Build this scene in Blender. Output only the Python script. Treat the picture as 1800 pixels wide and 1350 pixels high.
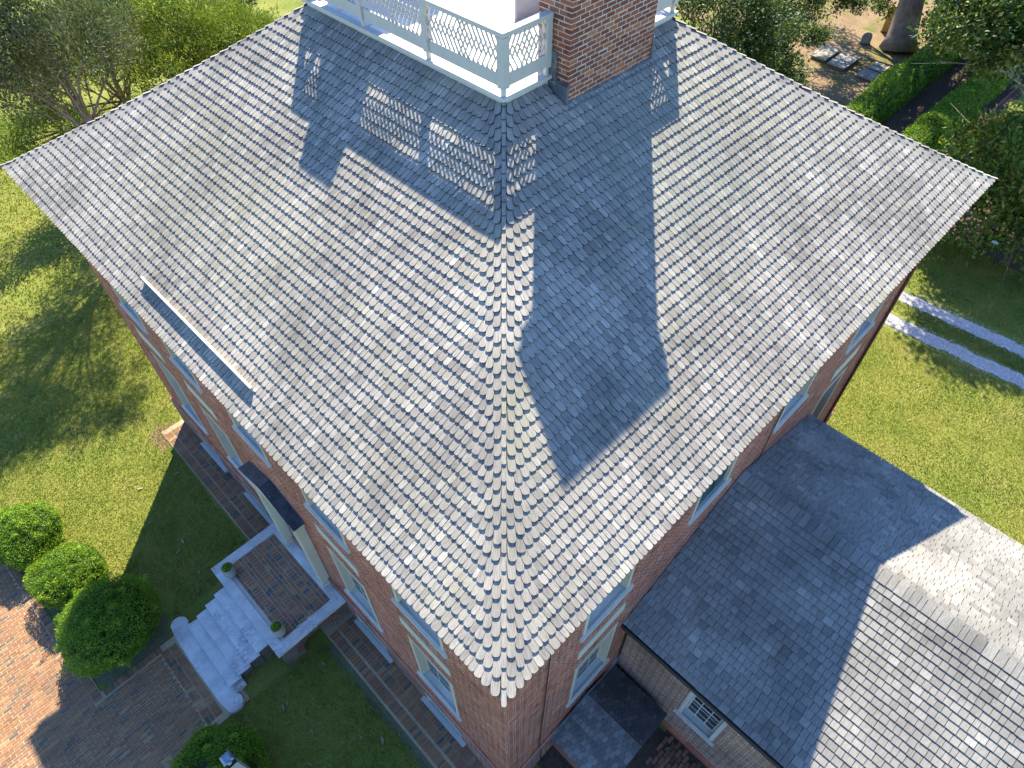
import bpy, math, random
import numpy as np
from mathutils import Matrix, Vector

# ------------------------------------------------------------------ scene, camera, light
for o_ in list(bpy.data.objects):
    bpy.data.objects.remove(o_)
SC = bpy.context.scene
COL = SC.collection
rng = np.random.default_rng(7)
random.seed(7)

CAMP = np.array([-2.0243, -2.191, 19.0335])
YAW, PITCH, ROLL, FPX = math.radians(45.0334), math.radians(50.3034), math.radians(-0.25267), 1200.07
def _basis():
    f = np.array([math.cos(PITCH)*math.cos(YAW), math.cos(PITCH)*math.sin(YAW), -math.sin(PITCH)])
    r = np.array([math.sin(YAW), -math.cos(YAW), 0.0]); u = np.cross(r, f)
    return r*math.cos(ROLL)+u*math.sin(ROLL), -r*math.sin(ROLL)+u*math.cos(ROLL), f
CR, CU, CF = _basis()
cam = bpy.data.cameras.new('camera')
cam.lens = FPX/1800*36.0; cam.sensor_width = 36.0
cam.clip_start = 0.1; cam.clip_end = 1500
camo = bpy.data.objects.new('camera', cam); COL.objects.link(camo)
camo.matrix_world = Matrix(((CR[0], CU[0], -CF[0], CAMP[0]), (CR[1], CU[1], -CF[1], CAMP[1]),
                            (CR[2], CU[2], -CF[2], CAMP[2]), (0, 0, 0, 1)))
SC.camera = camo

SUNV = Vector((7.31, 6.79, 10.0)).normalized()          # towards the sun
SUN_EL = math.asin(SUNV.z); SUN_ROT = math.atan2(SUNV.x, SUNV.y)
W_ = bpy.data.worlds.new('World'); SC.world = W_; W_.use_nodes = True
nt = W_.node_tree; nt.nodes.clear()
sky = nt.nodes.new('ShaderNodeTexSky'); sky.sky_type = 'NISHITA'; sky.sun_disc = False
sky.sun_elevation = SUN_EL; sky.sun_rotation = SUN_ROT
sky.air_density = 1.0; sky.dust_density = 0.0; sky.ozone_density = 9.0
bgn = nt.nodes.new('ShaderNodeBackground'); bgn.inputs['Strength'].default_value = 0.135
won = nt.nodes.new('ShaderNodeOutputWorld')
nt.links.new(sky.outputs[0], bgn.inputs[0]); nt.links.new(bgn.outputs[0], won.inputs[0])
sl = bpy.data.lights.new('sun', 'SUN'); sl.energy = 5.0; sl.angle = math.radians(0.53); sl.color = (1.0, 0.885, 0.67)
so = bpy.data.objects.new('sun', sl); COL.objects.link(so); so.location = (40, 40, 60)
so.rotation_euler = SUNV.to_track_quat('Z', 'Y').to_euler()
SC.view_settings.view_transform = 'Standard'; SC.view_settings.look = 'None'
SC.view_settings.gamma = 1.0; SC.view_settings.use_curve_mapping = False
SC.view_settings.exposure = 1.58
SC.cycles.max_bounces = 6; SC.cycles.diffuse_bounces = 3; SC.cycles.transparent_max_bounces = 6

# ------------------------------------------------------------------ house dimensions (metres)
W, D, OV, S, HD = 14.834, 15.812, 0.4457, 5.2067, 13.536
HE, SAG = 10.0, 0.0857
RUN = S+OV
def roof_z(v):
    t = v/RUN
    return HE+(HD-HE)*(t-SAG*t*(1-t))
def roof_dz(v):
    t = v/RUN
    return (HD-HE)/RUN*(1-SAG+2*SAG*t)

# ------------------------------------------------------------------ helpers
def project(P):
    P = np.asarray(P, float)-CAMP
    z = P@CF
    return np.stack([0.5+FPX*(P@CR)/z/1800, 0.5-FPX*(P@CU)/z/1350, z], -1)

def tag(o, label=None, cat=None, group=None, kind=None):
    if label: o['label'] = label
    if cat: o['category'] = cat
    if group: o['group'] = group
    if kind: o['kind'] = kind
    return o
def thing(name, label, cat, loc=(0, 0, 0), group=None):
    e = bpy.data.objects.new(name, None); COL.objects.link(e); e.location = loc
    e.empty_display_size = 0.3
    return tag(e, label, cat, group)
def link(name, me, parent=None, mat=None):
    o = bpy.data.objects.new(name, me); COL.objects.link(o)
    if mat is not None and len(me.materials) == 0: me.materials.append(mat)
    if parent is not None:
        o.parent = parent
        if parent.type == 'EMPTY':
            o.matrix_parent_inverse = Matrix.Translation(-Vector(parent.location))
    return o

def mesh_np(name, V, loops, totals, tone=None, lc=None, smooth=False):
    me = bpy.data.meshes.new(name)
    V = np.ascontiguousarray(V, np.float32); loops = np.asarray(loops, np.int32); totals = np.asarray(totals, np.int32)
    me.vertices.add(len(V)); me.vertices.foreach_set('co', V.ravel())
    me.loops.add(len(loops)); me.loops.foreach_set('vertex_index', loops)
    st = np.concatenate([[0], np.cumsum(totals)[:-1]]).astype(np.int32)
    me.polygons.add(len(totals)); me.polygons.foreach_set('loop_start', st); me.polygons.foreach_set('loop_total', totals)
    me.update(calc_edges=True)
    me.polygons.foreach_set('use_smooth', np.full(len(totals), bool(smooth)))
    if tone is None: tone = np.full(len(V), 0.5)
    a = me.attributes.new('tone', 'FLOAT', 'POINT'); a.data.foreach_set('value', np.ascontiguousarray(tone, np.float32))
    if lc is None: lc = V
    a = me.attributes.new('lc', 'FLOAT_VECTOR', 'POINT'); a.data.foreach_set('vector', np.ascontiguousarray(lc, np.float32).ravel())
    return me

class MB:
    def __init__(s): s.V = []; s.F = []; s.T = []
    def add(s, V, F, tone=0.5):
        b = len(s.V)
        s.V += [tuple(map(float, p)) for p in V]; s.F += [tuple(i+b for i in f) for f in F]; s.T += [tone]*len(V)
        return s
    def box(s, x0, x1, y0, y1, z0, z1, tone=0.5):
        V = [(x0,y0,z0),(x1,y0,z0),(x1,y1,z0),(x0,y1,z0),(x0,y0,z1),(x1,y0,z1),(x1,y1,z1),(x0,y1,z1)]
        return s.add(V, [(3,2,1,0),(4,5,6,7),(0,1,5,4),(1,2,6,5),(2,3,7,6),(3,0,4,7)], tone)
    def quad(s, a, b, c, d, tone=0.5): return s.add([a, b, c, d], [(0, 1, 2, 3)], tone)
    def bar(s, p, q, w, h, up=(0, 0, 1), tone=0.5):
        p = Vector(p); q = Vector(q); d = (q-p).normalized(); sd = d.cross(Vector(up)).normalized()*w/2; n = sd.cross(d).normalized()*h/2
        V = [p-sd-n, p+sd-n, p+sd+n, p-sd+n, q-sd-n, q+sd-n, q+sd+n, q-sd+n]
        return s.add(V, [(0,1,2,3),(7,6,5,4),(0,4,5,1),(1,5,6,2),(2,6,7,3),(3,7,4,0)], tone)
    def tube(s, pts, rad, n=8, tone=0.5, cap=True):
        rings = []; pts = [Vector(p) for p in pts]
        if not hasattr(rad, '__len__'): rad = [rad]*len(pts)
        for i, p in enumerate(pts):
            d = (pts[min(i+1, len(pts)-1)]-pts[max(i-1, 0)]).normalized()
            a = d.cross(Vector((0.31, 0.17, 0.93))).normalized() if abs(d.z) < .99 else Vector((1, 0, 0))
            b = d.cross(a).normalized()
            rings.append([p+(a*math.cos(6.28318*k/n)+b*math.sin(6.28318*k/n))*rad[i] for k in range(n)])
        V = [v for r in rings for v in r]; F = []
        for i in range(len(pts)-1):
            for k in range(n):
                F.append((i*n+k, i*n+(k+1) % n, (i+1)*n+(k+1) % n, (i+1)*n+k))
        if cap: F.append(tuple(range(n))[::-1]); F.append(tuple((len(pts)-1)*n+k for k in range(n)))
        return s.add(V, F, tone)
    def lathe(s, c, prof, n=20, tone=0.5):
        V = []; F = []
        for r, z in prof:
            for k in range(n): V.append((c[0]+r*math.cos(6.28318*k/n), c[1]+r*math.sin(6.28318*k/n), c[2]+z))
        for i in range(len(prof)-1):
            for k in range(n): F.append((i*n+k, i*n+(k+1) % n, (i+1)*n+(k+1) % n, (i+1)*n+k))
        F.append(tuple(range(n))[::-1]); F.append(tuple((len(prof)-1)*n+k for k in range(n)))
        return s.add(V, F, tone)
    def prism(s, poly, z0, z1, tone=0.5):
        n = len(poly); V = [(x, y, z0) for x, y in poly]+[(x, y, z1) for x, y in poly]
        F = [tuple(range(n))[::-1], tuple(range(n, 2*n))]+[(i, (i+1) % n, n+(i+1) % n, n+i) for i in range(n)]
        return s.add(V, F, tone)
    def mesh(s, name, smooth=False):
        loops = [i for f in s.F for i in f]; tot = [len(f) for f in s.F]
        return mesh_np(name, np.array(s.V), loops, tot, np.array(s.T), smooth=smooth)
    def build(s, name, mat, parent=None, smooth=False):
        return link(name, s.mesh(name, smooth), parent, mat)


# pieces: variants are (V, F, tone) with local shapes; mats (k,4,4)
def piece_mesh(name, var, mat, off):
    V, F, tone = var
    lc = V+np.asarray(off)
    me = mesh_np(name, V, [i for f in F for i in f], [len(f) for f in F], np.zeros(len(V))+tone, lc)
    me.materials.append(mat); return me
def merge_pieces(name, variants, mats, vi, mat):
    Vs, Ls, Ts, To, Lc = [], [], [], [], []; base = 0
    for v, (V, F, tone) in enumerate(variants):
        idx = np.nonzero(vi == v)[0]
        if not len(idx): continue
        M = mats[idx]; k = len(idx); n = len(V)
        P = np.einsum('kij,nj->kni', M[:, :3, :3], V)+M[:, None, :3, 3]
        lp = np.array([i for f in F for i in f]); tt = np.array([len(f) for f in F])
        Ls.append((lp[None, :]+(np.arange(k)*n)[:, None]+base).ravel()); Ts.append(np.tile(tt, k))
        Vs.append(P.reshape(-1, 3)); base += k*n
        To.append(np.tile(np.zeros(n)+tone, k))
        Lc.append((V[None]+rng.uniform(0, 40, (k, 1, 3))).reshape(-1, 3))
    me = mesh_np(name, np.concatenate(Vs), np.concatenate(Ls), np.concatenate(Ts), np.concatenate(To), np.concatenate(Lc))
    me.materials.append(mat); return me
def place_pieces(name, stuff_name, parent, variants, mats, vi, mat, keep=300):
    """the pieces that show largest become single objects, the rest one joined part"""
    mats = np.asarray(mats); vi = np.asarray(vi)
    pr = project(mats[:, :3, 3])
    vis = (pr[:, 0] > 0.005) & (pr[:, 0] < .995) & (pr[:, 1] > 0.005) & (pr[:, 1] < .995) & (pr[:, 2] > 0)
    score = np.where(vis, 1/np.maximum(pr[:, 2], .1)**2, 0)*np.cbrt(np.abs(np.linalg.det(mats[:, :3, :3])))
    order = np.argsort(-score)
    single = [i for i in order[:keep] if score[i] > 0]
    meshes = {}
    for i in single:
        v = int(vi[i])
        if v not in meshes: meshes[v] = piece_mesh(name, variants[v], mat, rng.uniform(0, 40, 3))
        o = link(name, meshes[v], parent); o.matrix_basis = Matrix(mats[i].tolist())
    rest = np.ones(len(vi), bool); rest[single] = False
    if rest.any():
        o = link(stuff_name, merge_pieces(stuff_name, variants, mats[rest], vi[rest], mat), parent)
        o['kind'] = 'stuff'
    return single

def frame_mat(p, x, y, z):
    M = np.eye(4); M[:3, 0] = x; M[:3, 1] = y; M[:3, 2] = z; M[:3, 3] = p
    return M

# ------------------------------------------------------------------ materials
def new_mat(name):
    m = bpy.data.materials.new(name); m.use_nodes = True
    n = m.node_tree; n.nodes.clear()
    out = n.nodes.new('ShaderNodeOutputMaterial')
    return m, n, out
def N(n, typ, **kw):
    x = n.nodes.new(typ)
    for k, v in kw.items(): setattr(x, k, v)
    return x
def ramp(n, stops, fac):
    r = N(n, 'ShaderNodeValToRGB'); e = r.color_ramp.elements
    while len(e) < len(stops): e.new(0.5)
    for el, (p, c) in zip(e, stops): el.position = p; el.color = (*c, 1)
    n.links.new(fac, r.inputs[0]); return r.outputs[0]
def noise(n, vec, scale, detail=4, rough=.55, dist=0.0):
    t = N(n, 'ShaderNodeTexNoise'); t.inputs['Scale'].default_value = scale; t.inputs['Detail'].default_value = detail
    t.inputs['Roughness'].default_value = rough; t.inputs['Distortion'].default_value = dist
    n.links.new(vec, t.inputs['Vector']); return t.outputs[0]
def maprange(n, val, a, b, c, d):
    m = N(n, 'ShaderNodeMapRange'); n.links.new(val, m.inputs[0])
    for i, v in enumerate((a, b, c, d)): m.inputs[i+1].default_value = v
    return m.outputs[0]
def scalecol(n, col, fac):
    v = N(n, 'ShaderNodeVectorMath', operation='SCALE'); n.links.new(col, v.inputs[0]); n.links.new(fac, v.inputs['Scale']); return v.outputs[0]
def mixcol(n, fac, a, b):
    m = N(n, 'ShaderNodeMix', data_type='RGBA')
    n.links.new(fac, m.inputs[0])
    for s, i in ((a, 6), (b, 7)):
        if isinstance(s, tuple): m.inputs[i].default_value = (*s, 1)
        else: n.links.new(s, m.inputs[i])
    return m.outputs[2]
def position(n): return N(n, 'ShaderNodeNewGeometry').outputs['Position']
def attr(n, name, out): return N(n, 'ShaderNodeAttribute', attribute_name=name).outputs[out]
def mapped(n, vec, sc):
    m = N(n, 'ShaderNodeMapping'); m.inputs['Scale'].default_value = sc; n.links.new(vec, m.inputs[0]); return m.outputs[0]
def bumpn(n, h, strength, dist):
    b = N(n, 'ShaderNodeBump'); b.inputs['Strength'].default_value = strength; b.inputs['Distance'].default_value = dist
    n.links.new(h, b.inputs['Height']); return b.outputs[0]

def pmat(name, stops, grain=(30, 30, 30), gamp=.3, patch=.5, pamp=.2, rough=.85, bump=.3, bdist=.004, spec=.25,
         spots=None, use_lc=True, tonefac=True, metal=0.0, stains=None):
    """tone attribute -> colour ramp, times grain noise and large patches"""
    m, n, out = new_mat(name)
    pos = position(n); lc = attr(n, 'lc', 'Vector') if use_lc else pos
    col = ramp(n, stops, attr(n, 'tone', 'Fac') if tonefac else noise(n, pos, 3))
    g = noise(n, mapped(n, lc, grain), 1.0, 5, .6)
    col = scalecol(n, col, maprange(n, g, .25, .75, 1-gamp, 1+gamp))
    if pamp: col = scalecol(n, col, maprange(n, noise(n, pos, patch, 4), .3, .7, 1-pamp, 1+pamp))
    if spots:
        sc, lo, hi, c, amt = spots
        f = maprange(n, noise(n, pos, sc, 6, .65), lo, hi, 0, amt)
        col = mixcol(n, f, col, c)
    for (x0, x1, y0, y1, c, amt) in stains or ():
        sp = N(n, 'ShaderNodeSeparateXYZ'); n.links.new(pos, sp.inputs[0])
        def win(v, lo, hi, soft):
            p = N(n, 'ShaderNodeMath', operation='MULTIPLY'); n.links.new(maprange(n, v, lo-soft, lo+soft, 0, 1), p.inputs[0]); n.links.new(maprange(n, v, hi-soft, hi+soft, 1, 0), p.inputs[1]); return p.outputs[0]
        p = N(n, 'ShaderNodeMath', operation='MULTIPLY'); n.links.new(win(sp.outputs[0], x0, x1, .5), p.inputs[0]); n.links.new(win(sp.outputs[1], y0, y1, .6), p.inputs[1])
        q = N(n, 'ShaderNodeMath', operation='MULTIPLY'); n.links.new(p.outputs[0], q.inputs[0]); n.links.new(maprange(n, noise(n, pos, 7, 6, .7), .42, .62, 0, amt), q.inputs[1])
        col = mixcol(n, q.outputs[0], col, c)
    b = N(n, 'ShaderNodeBsdfPrincipled'); n.links.new(col, b.inputs['Base Color'])
    b.inputs['Roughness'].default_value = rough; b.inputs['Specular IOR Level'].default_value = spec; b.inputs['Metallic'].default_value = metal
    if bump: n.links.new(bumpn(n, g, bump, bdist), b.inputs['Normal'])
    n.links.new(b.outputs[0], out.inputs[0]); return m

def leafmat(name, stops, trans=.35, spec=.35, rough=.5):
    m, n, out = new_mat(name)
    col = ramp(n, stops, attr(n, 'tone', 'Fac'))
    b = N(n, 'ShaderNodeBsdfPrincipled'); n.links.new(col, b.inputs['Base Color'])
    b.inputs['Roughness'].default_value = rough; b.inputs['Specular IOR Level'].default_value = spec
    t = N(n, 'ShaderNodeBsdfTranslucent')
    tc = N(n, 'ShaderNodeVectorMath', operation='MULTIPLY'); n.links.new(col, tc.inputs[0]); tc.inputs[1].default_value = (1.35, 1.25, .45)
    n.links.new(tc.outputs[0], t.inputs[0])
    x = N(n, 'ShaderNodeMixShader'); x.inputs[0].default_value = trans
    n.links.new(b.outputs[0], x.inputs[1]); n.links.new(t.outputs[0], x.inputs[2]); n.links.new(x.outputs[0], out.inputs[0])
    return m

M = {}
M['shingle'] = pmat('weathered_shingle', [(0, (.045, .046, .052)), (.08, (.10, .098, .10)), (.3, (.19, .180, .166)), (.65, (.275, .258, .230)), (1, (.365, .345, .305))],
                    grain=(75, 5, 40), gamp=.42, patch=.55, pamp=.27, bump=.5, bdist=.004, spots=(.9, .56, .74, (.26, .245, .16), .45),
                    stains=((6.1, 8.9, 1.9, 5.0, (.20, .215, .19), .75), (.6, 2.6, 6.5, 12.5, (.28, .27, .19), .5), (9.0, 11.0, 2.4, 4.6, (.30, .285, .21), .45)))
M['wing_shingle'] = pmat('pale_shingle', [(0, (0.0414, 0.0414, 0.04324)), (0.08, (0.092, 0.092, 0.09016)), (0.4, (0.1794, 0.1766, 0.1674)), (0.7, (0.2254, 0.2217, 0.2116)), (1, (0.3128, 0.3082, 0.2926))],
                    grain=(60, 6, 40), gamp=.28, patch=.8, pamp=.30, bump=.4, bdist=.003, spots=(.6, .55, .8, (.25, .24, .24), .5))
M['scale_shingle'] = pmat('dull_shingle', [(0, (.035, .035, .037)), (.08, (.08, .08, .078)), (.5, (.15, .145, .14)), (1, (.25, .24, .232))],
                    grain=(90, 12, 40), gamp=.3, patch=1.2, pamp=.25, bump=.4, bdist=.003)
M['underlay'] = pmat('old_boards', [(0, (.16, .15, .14)), (1, (.2, .19, .18))], pamp=.2, use_lc=False)
BR = [(0, (.13, .05, .038)), (.25, (.24, .075, .046)), (.55, (.335, .105, .058)), (.8, (.40, .145, .08)), (1, (.44, .21, .12))]
CBR = [(0, (.095, .040, .034)), (.25, (.15, .050, .036)), (.55, (.22, .07, .042)), (.8, (.30, .105, .055)), (1, (.34, .16, .08))]
M['brick'] = pmat('red_brick', BR, grain=(40, 40, 40), gamp=.22, patch=.4, pamp=.15, bump=.4, bdist=.003, spots=(.55, .58, .8, (.16, .11, .09), .5))
M['chimney_brick'] = pmat('chimney_brick', CBR, grain=(40, 40, 40), gamp=.25, patch=1.5, pamp=.2, bump=.5, bdist=.003, spots=(2.3, .60, .75, (.14, .13, .06), .6))
M['dark_brick'] = pmat('dark_brick', [(0, (0.1105, 0.06, 0.0455)), (0.5, (0.204, 0.09375, 0.063)), (1, (0.289, 0.1387, 0.091))], grain=(40, 40, 40), gamp=.25, patch=.8, pamp=.25, bump=.4, bdist=.003)
M['paver'] = pmat('paving_brick', [(0, (0.08603, 0.09108, 0.07886)), (0.18, (0.1456, 0.1093, 0.07886)), (0.3, (0.2184, 0.1093, 0.06572)), (0.6, (0.2647, 0.1385, 0.06901)), (0.85, (0.2978, 0.1822, 0.09201)), (1, (0.3176, 0.2258, 0.1183))],
                  grain=(35, 35, 35), gamp=.22, patch=1.1, pamp=.15, bump=.4, bdist=.003)
M['mortar'] = pmat('lime_mortar', [(0, (0.3682, 0.3515, 0.3236)), (1, (0.4241, 0.4074, 0.3795))], grain=(25, 25, 25), gamp=.2, patch=.8, pamp=.25, use_lc=False)
M['sand_joint'] = pmat('joint_sand', [(0, (0.3312, 0.252, 0.162)), (1, (0.396, 0.315, 0.204))], grain=(25, 25, 25), gamp=.25, patch=.8, pamp=.25, use_lc=False)
M['white'] = pmat('white_paint', [(0, (0.4262, 0.4203, 0.3966)), (1, (0.4736, 0.4677, 0.4499))], grain=(6, 6, 6), gamp=.05, patch=1.2, pamp=.06, rough=.55, bump=.05, use_lc=False)
M['cream'] = pmat('cream_paint', [(0, (0.468, 0.4368, 0.3432)), (1, (0.5304, 0.4992, 0.4056))], grain=(6, 6, 6), gamp=.06, patch=1.2, pamp=.07, rough=.55, bump=.05, use_lc=False)
M['screen'] = pmat('screen_paint', [(0, (.36, .38, .40)), (1, (.40, .42, .44))], grain=(3, 3, 9), gamp=.15, pamp=.15, use_lc=False)
M['greywhite'] = pmat('sill_paint', [(0, (0.435, 0.4365, 0.414)), (1, (0.495, 0.4947, 0.4692))], grain=(8, 8, 8), gamp=.08, patch=1.5, pamp=.10, rough=.5, bump=.05, use_lc=False, spots=(6, .62, .75, (.30, .31, .32), .5))
M['deck'] = pmat('deck_membrane', [(0, (0.684, 0.675, 0.657)), (1, (0.738, 0.729, 0.711))], grain=(4, 4, 4), gamp=.05, patch=.8, pamp=.07, rough=.6, bump=.05, use_lc=False)
def marble(name, base, vein, amt):
    m, n, out = new_mat(name); pos = position(n)
    w = noise(n, mapped(n, pos, (1.6, 3.5, 2)), 1.6, 8, .62, 1.8)
    v = N(n, 'ShaderNodeMath', operation='SUBTRACT'); n.links.new(w, v.inputs[0]); v.inputs[1].default_value = .5
    a = N(n, 'ShaderNodeMath', operation='ABSOLUTE'); n.links.new(v.outputs[0], a.inputs[0])
    f = maprange(n, a.outputs[0], .0, .04, amt, 0)
    k = N(n, 'ShaderNodeMath', operation='MULTIPLY'); n.links.new(f, k.inputs[0]); n.links.new(maprange(n, noise(n, pos, 1.3, 3), .48, .62, 0, 1), k.inputs[1])
    col = mixcol(n, k.outputs[0], scalecol(n, mixcol(n, maprange(n, noise(n, pos, 2.2, 7, .7), .35, .65, 0, 1), tuple(b*.68 for b in base), base), maprange(n, noise(n, pos, 45, 3), .3, .7, .93, 1.07)), vein)
    b = N(n, 'ShaderNodeBsdfPrincipled'); n.links.new(col, b.inputs['Base Color']); b.inputs['Roughness'].default_value = .55
    n.links.new(b.outputs[0], out.inputs[0]); return m
M['marble'] = marble('veined_marble', (.62, .62, .62), (.13, .14, .16), .85)
M['stone'] = pmat('grave_stone', [(0, (0.2475, 0.225, 0.1875)), (1, (0.3225, 0.3, 0.255))], grain=(14, 14, 14), gamp=.25, patch=2, pamp=.25, use_lc=False, spots=(5, .58, .7, (.16, .15, .12), .6))
M['ochre'] = pmat('lichened_stone', [(0, (0.32, 0.224, 0.056)), (1, (0.368, 0.264, 0.08))], grain=(14, 14, 14), gamp=.25, patch=2, pamp=.25, use_lc=False)
M['lead'] = pmat('lead_flashing', [(0, (0.08, 0.092, 0.112)), (1, (0.128, 0.14, 0.16))], grain=(10, 10, 10), gamp=.35, patch=3, pamp=.3, rough=.5, bump=.2, use_lc=False, spots=(9, .58, .7, (.33, .34, .35), .7))
M['slate'] = pmat('dark_hood_metal', [(0, (.035, .045, .06)), (1, (.05, .06, .08))], grain=(20, 20, 20), gamp=.5, patch=3, pamp=.4, rough=.42, bump=.1, use_lc=False, spots=(26, .64, .70, (.42, .42, .40), .9))
M['gutter'] = pmat('dark_fascia', [(0, (.03, .025, .022)), (1, (.04, .033, .03))], pamp=.2, rough=.5, use_lc=False)
M['iron'] = pmat('dark_iron', [(0, (.02, .02, .022)), (1, (.03, .03, .032))], pamp=0, rough=.5, use_lc=False)
M['copper'] = pmat('lantern_roof', [(0, (.20, .26, .33)), (1, (.24, .30, .38))], grain=(20, 20, 20), gamp=.4, pamp=0, rough=.35, use_lc=False, metal=.6)
M['downpipe'] = pmat('brown_pipe', [(0, (.09, .035, .028)), (1, (.12, .045, .035))], pamp=.1, rough=.5, use_lc=False)
M['green_shutter'] = pmat('dark_teal_paint', [(0, (.018, .06, .07)), (1, (.025, .075, .085))], pamp=.1, rough=.4, use_lc=False)
M['terracotta'] = pmat('pot_stone', [(0, (0.272, 0.264, 0.24)), (1, (0.32, 0.312, 0.288))], grain=(16, 16, 16), gamp=.25, pamp=.2, use_lc=False)
M['bark'] = pmat('bark', [(0, (.16, .12, .09)), (1, (.24, .19, .15))], grain=(9, 9, 2.5), gamp=.45, patch=1.5, pamp=.25, bump=.8, bdist=.03, use_lc=False)
M['grey_bark'] = pmat('grey_bark', [(0, (.22, .20, .18)), (1, (.33, .31, .28))], grain=(9, 9, 2.5), gamp=.4, patch=1.5, pamp=.2, bump=.6, bdist=.02, use_lc=False)
M['rubble'] = pmat('old_foundation', [(0, (.10, .08, .07)), (1, (.16, .12, .10))], grain=(14, 14, 14), gamp=.4, patch=1.5, pamp=.3, use_lc=False, spots=(1.6, .55, .7, (.09, .09, .035), .8))
m, n, out = new_mat('window_glass'); b = N(n, 'ShaderNodeBsdfPrincipled')
b.inputs['Base Color'].default_value = (.012, .016, .02, 1); b.inputs['Roughness'].default_value = .06; b.inputs['Specular IOR Level'].default_value = .6
n.links.new(b.outputs[0], out.inputs[0]); M['glass'] = m

def lawn_mat(name, stops, litter=None):
    m, n, out = new_mat(name); pos = position(n)
    a = noise(n, pos, .55, 5, .6); c = noise(n, pos, 9, 5, .7); d = noise(n, pos, 38, 3, .6)
    s1 = N(n, 'ShaderNodeMath', operation='MULTIPLY_ADD'); n.links.new(a, s1.inputs[0]); s1.inputs[1].default_value = .55
    k = N(n, 'ShaderNodeMath', operation='MULTIPLY'); n.links.new(c, k.inputs[0]); k.inputs[1].default_value = .45; n.links.new(k.outputs[0], s1.inputs[2])
    col = ramp(n, stops, s1.outputs[0])
    col = scalecol(n, col, maprange(n, d, .3, .7, .6, 1.4))
    if litter:
        col = mixcol(n, maprange(n, noise(n, pos, litter[0], 5, .65), litter[1], litter[2], 0, 1), col, litter[3])
    b = N(n, 'ShaderNodeBsdfPrincipled'); n.links.new(col, b.inputs['Base Color']); b.inputs['Roughness'].default_value = .95
    b.inputs['Specular IOR Level'].default_value = .1
    n.links.new(bumpn(n, d, .9, .05), b.inputs['Normal'])
    n.links.new(b.outputs[0], out.inputs[0]); return m
M['lawn'] = lawn_mat('lawn', [(0.3, (0.09056, 0.1363, 0.02795)), (0.45, (0.1691, 0.2072, 0.04037)), (0.58, (0.2294, 0.2369, 0.05589)), (0.72, (0.3381, 0.2961, 0.1397))])
M['litter'] = lawn_mat('leaf_litter', [(0.3, (0.1275, 0.08925, 0.051)), (0.5, (0.2465, 0.1742, 0.102)), (0.7, (0.34, 0.255, 0.1615))], (.5, .5, .62, (.13, .15, .03)))
M['mulch'] = lawn_mat('mulch', [(0.3, (0.05, 0.036, 0.027)), (0.5, (0.09, 0.065, 0.048)), (0.7, (0.16, 0.12, 0.09))])
M['moss_dirt'] = lawn_mat('mossy_dirt', [(.3, (.09, .11, .05)), (.5, (.15, .16, .09)), (.7, (.22, .21, .15))])
M['gravel'] = lawn_mat('pale_gravel', [(0.25, (0.3713, 0.359, 0.3465)), (0.5, (0.5817, 0.5693, 0.557)), (0.75, (0.7426, 0.7301, 0.7178))])
M['grass'] = leafmat('grass_blades', [(0, (0.07776, 0.136, 0.0252)), (0.4, (0.1814, 0.2348, 0.0396)), (0.75, (0.2851, 0.2966, 0.0648)), (1, (0.4666, 0.3955, 0.198))], trans=.3, spec=.2, rough=.7)
M['boxwood'] = leafmat('boxwood_leaf', [(0, (0.0567, 0.1287, 0.012)), (0.5, (0.1418, 0.2717, 0.018)), (1, (0.3119, 0.4433, 0.03))], trans=.3)
M['cedar'] = leafmat('cedar_spray', [(0, (0.05202, 0.1024, 0.027)), (0.4, (0.1214, 0.1947, 0.0324)), (0.75, (0.2254, 0.2971, 0.0432)), (1, (0.3295, 0.379, 0.0864))], trans=.18, spec=.15, rough=.7)
M['greycedar'] = leafmat('grey_cedar_spray', [(0, (0.04554, 0.07211, 0.03542)), (0.5, (0.1093, 0.1442, 0.06072)), (0.85, (0.2004, 0.2308, 0.09108)), (1, (0.3279, 0.3172, 0.2429))], trans=.15, spec=.15, rough=.7)
M['darkleaf'] = leafmat('glossy_leaf', [(0, (0.02015, 0.04576, 0.01274)), (0.5, (0.04836, 0.09568, 0.01638)), (0.9, (0.1128, 0.1664, 0.02548)), (1, (0.274, 0.2829, 0.1092))], trans=.25, spec=.22, rough=.5)
M['magnolia'] = leafmat('broad_leaf', [(0, (0.0357, 0.0816, 0.01836)), (0.5, (0.102, 0.1836, 0.02652)), (0.88, (0.2142, 0.2856, 0.0459)), (1, (0.4284, 0.2856, 0.0714))], trans=.25, spec=.22, rough=.5)
M['petal'] = pmat('petal', [(0, (.75, .75, .66)), (1, (.8, .8, .72))], pamp=0, bump=0, use_lc=False)
M['dryleaf'] = leafmat('dry_leaf', [(0, (0.18, 0.12, 0.06)), (1, (0.288, 0.228, 0.144))], trans=.2)
M['core'] = pmat('shrub_core', [(0, (.012, .02, .006)), (1, (.016, .026, .008))], pamp=0, bump=0, use_lc=False)

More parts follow.
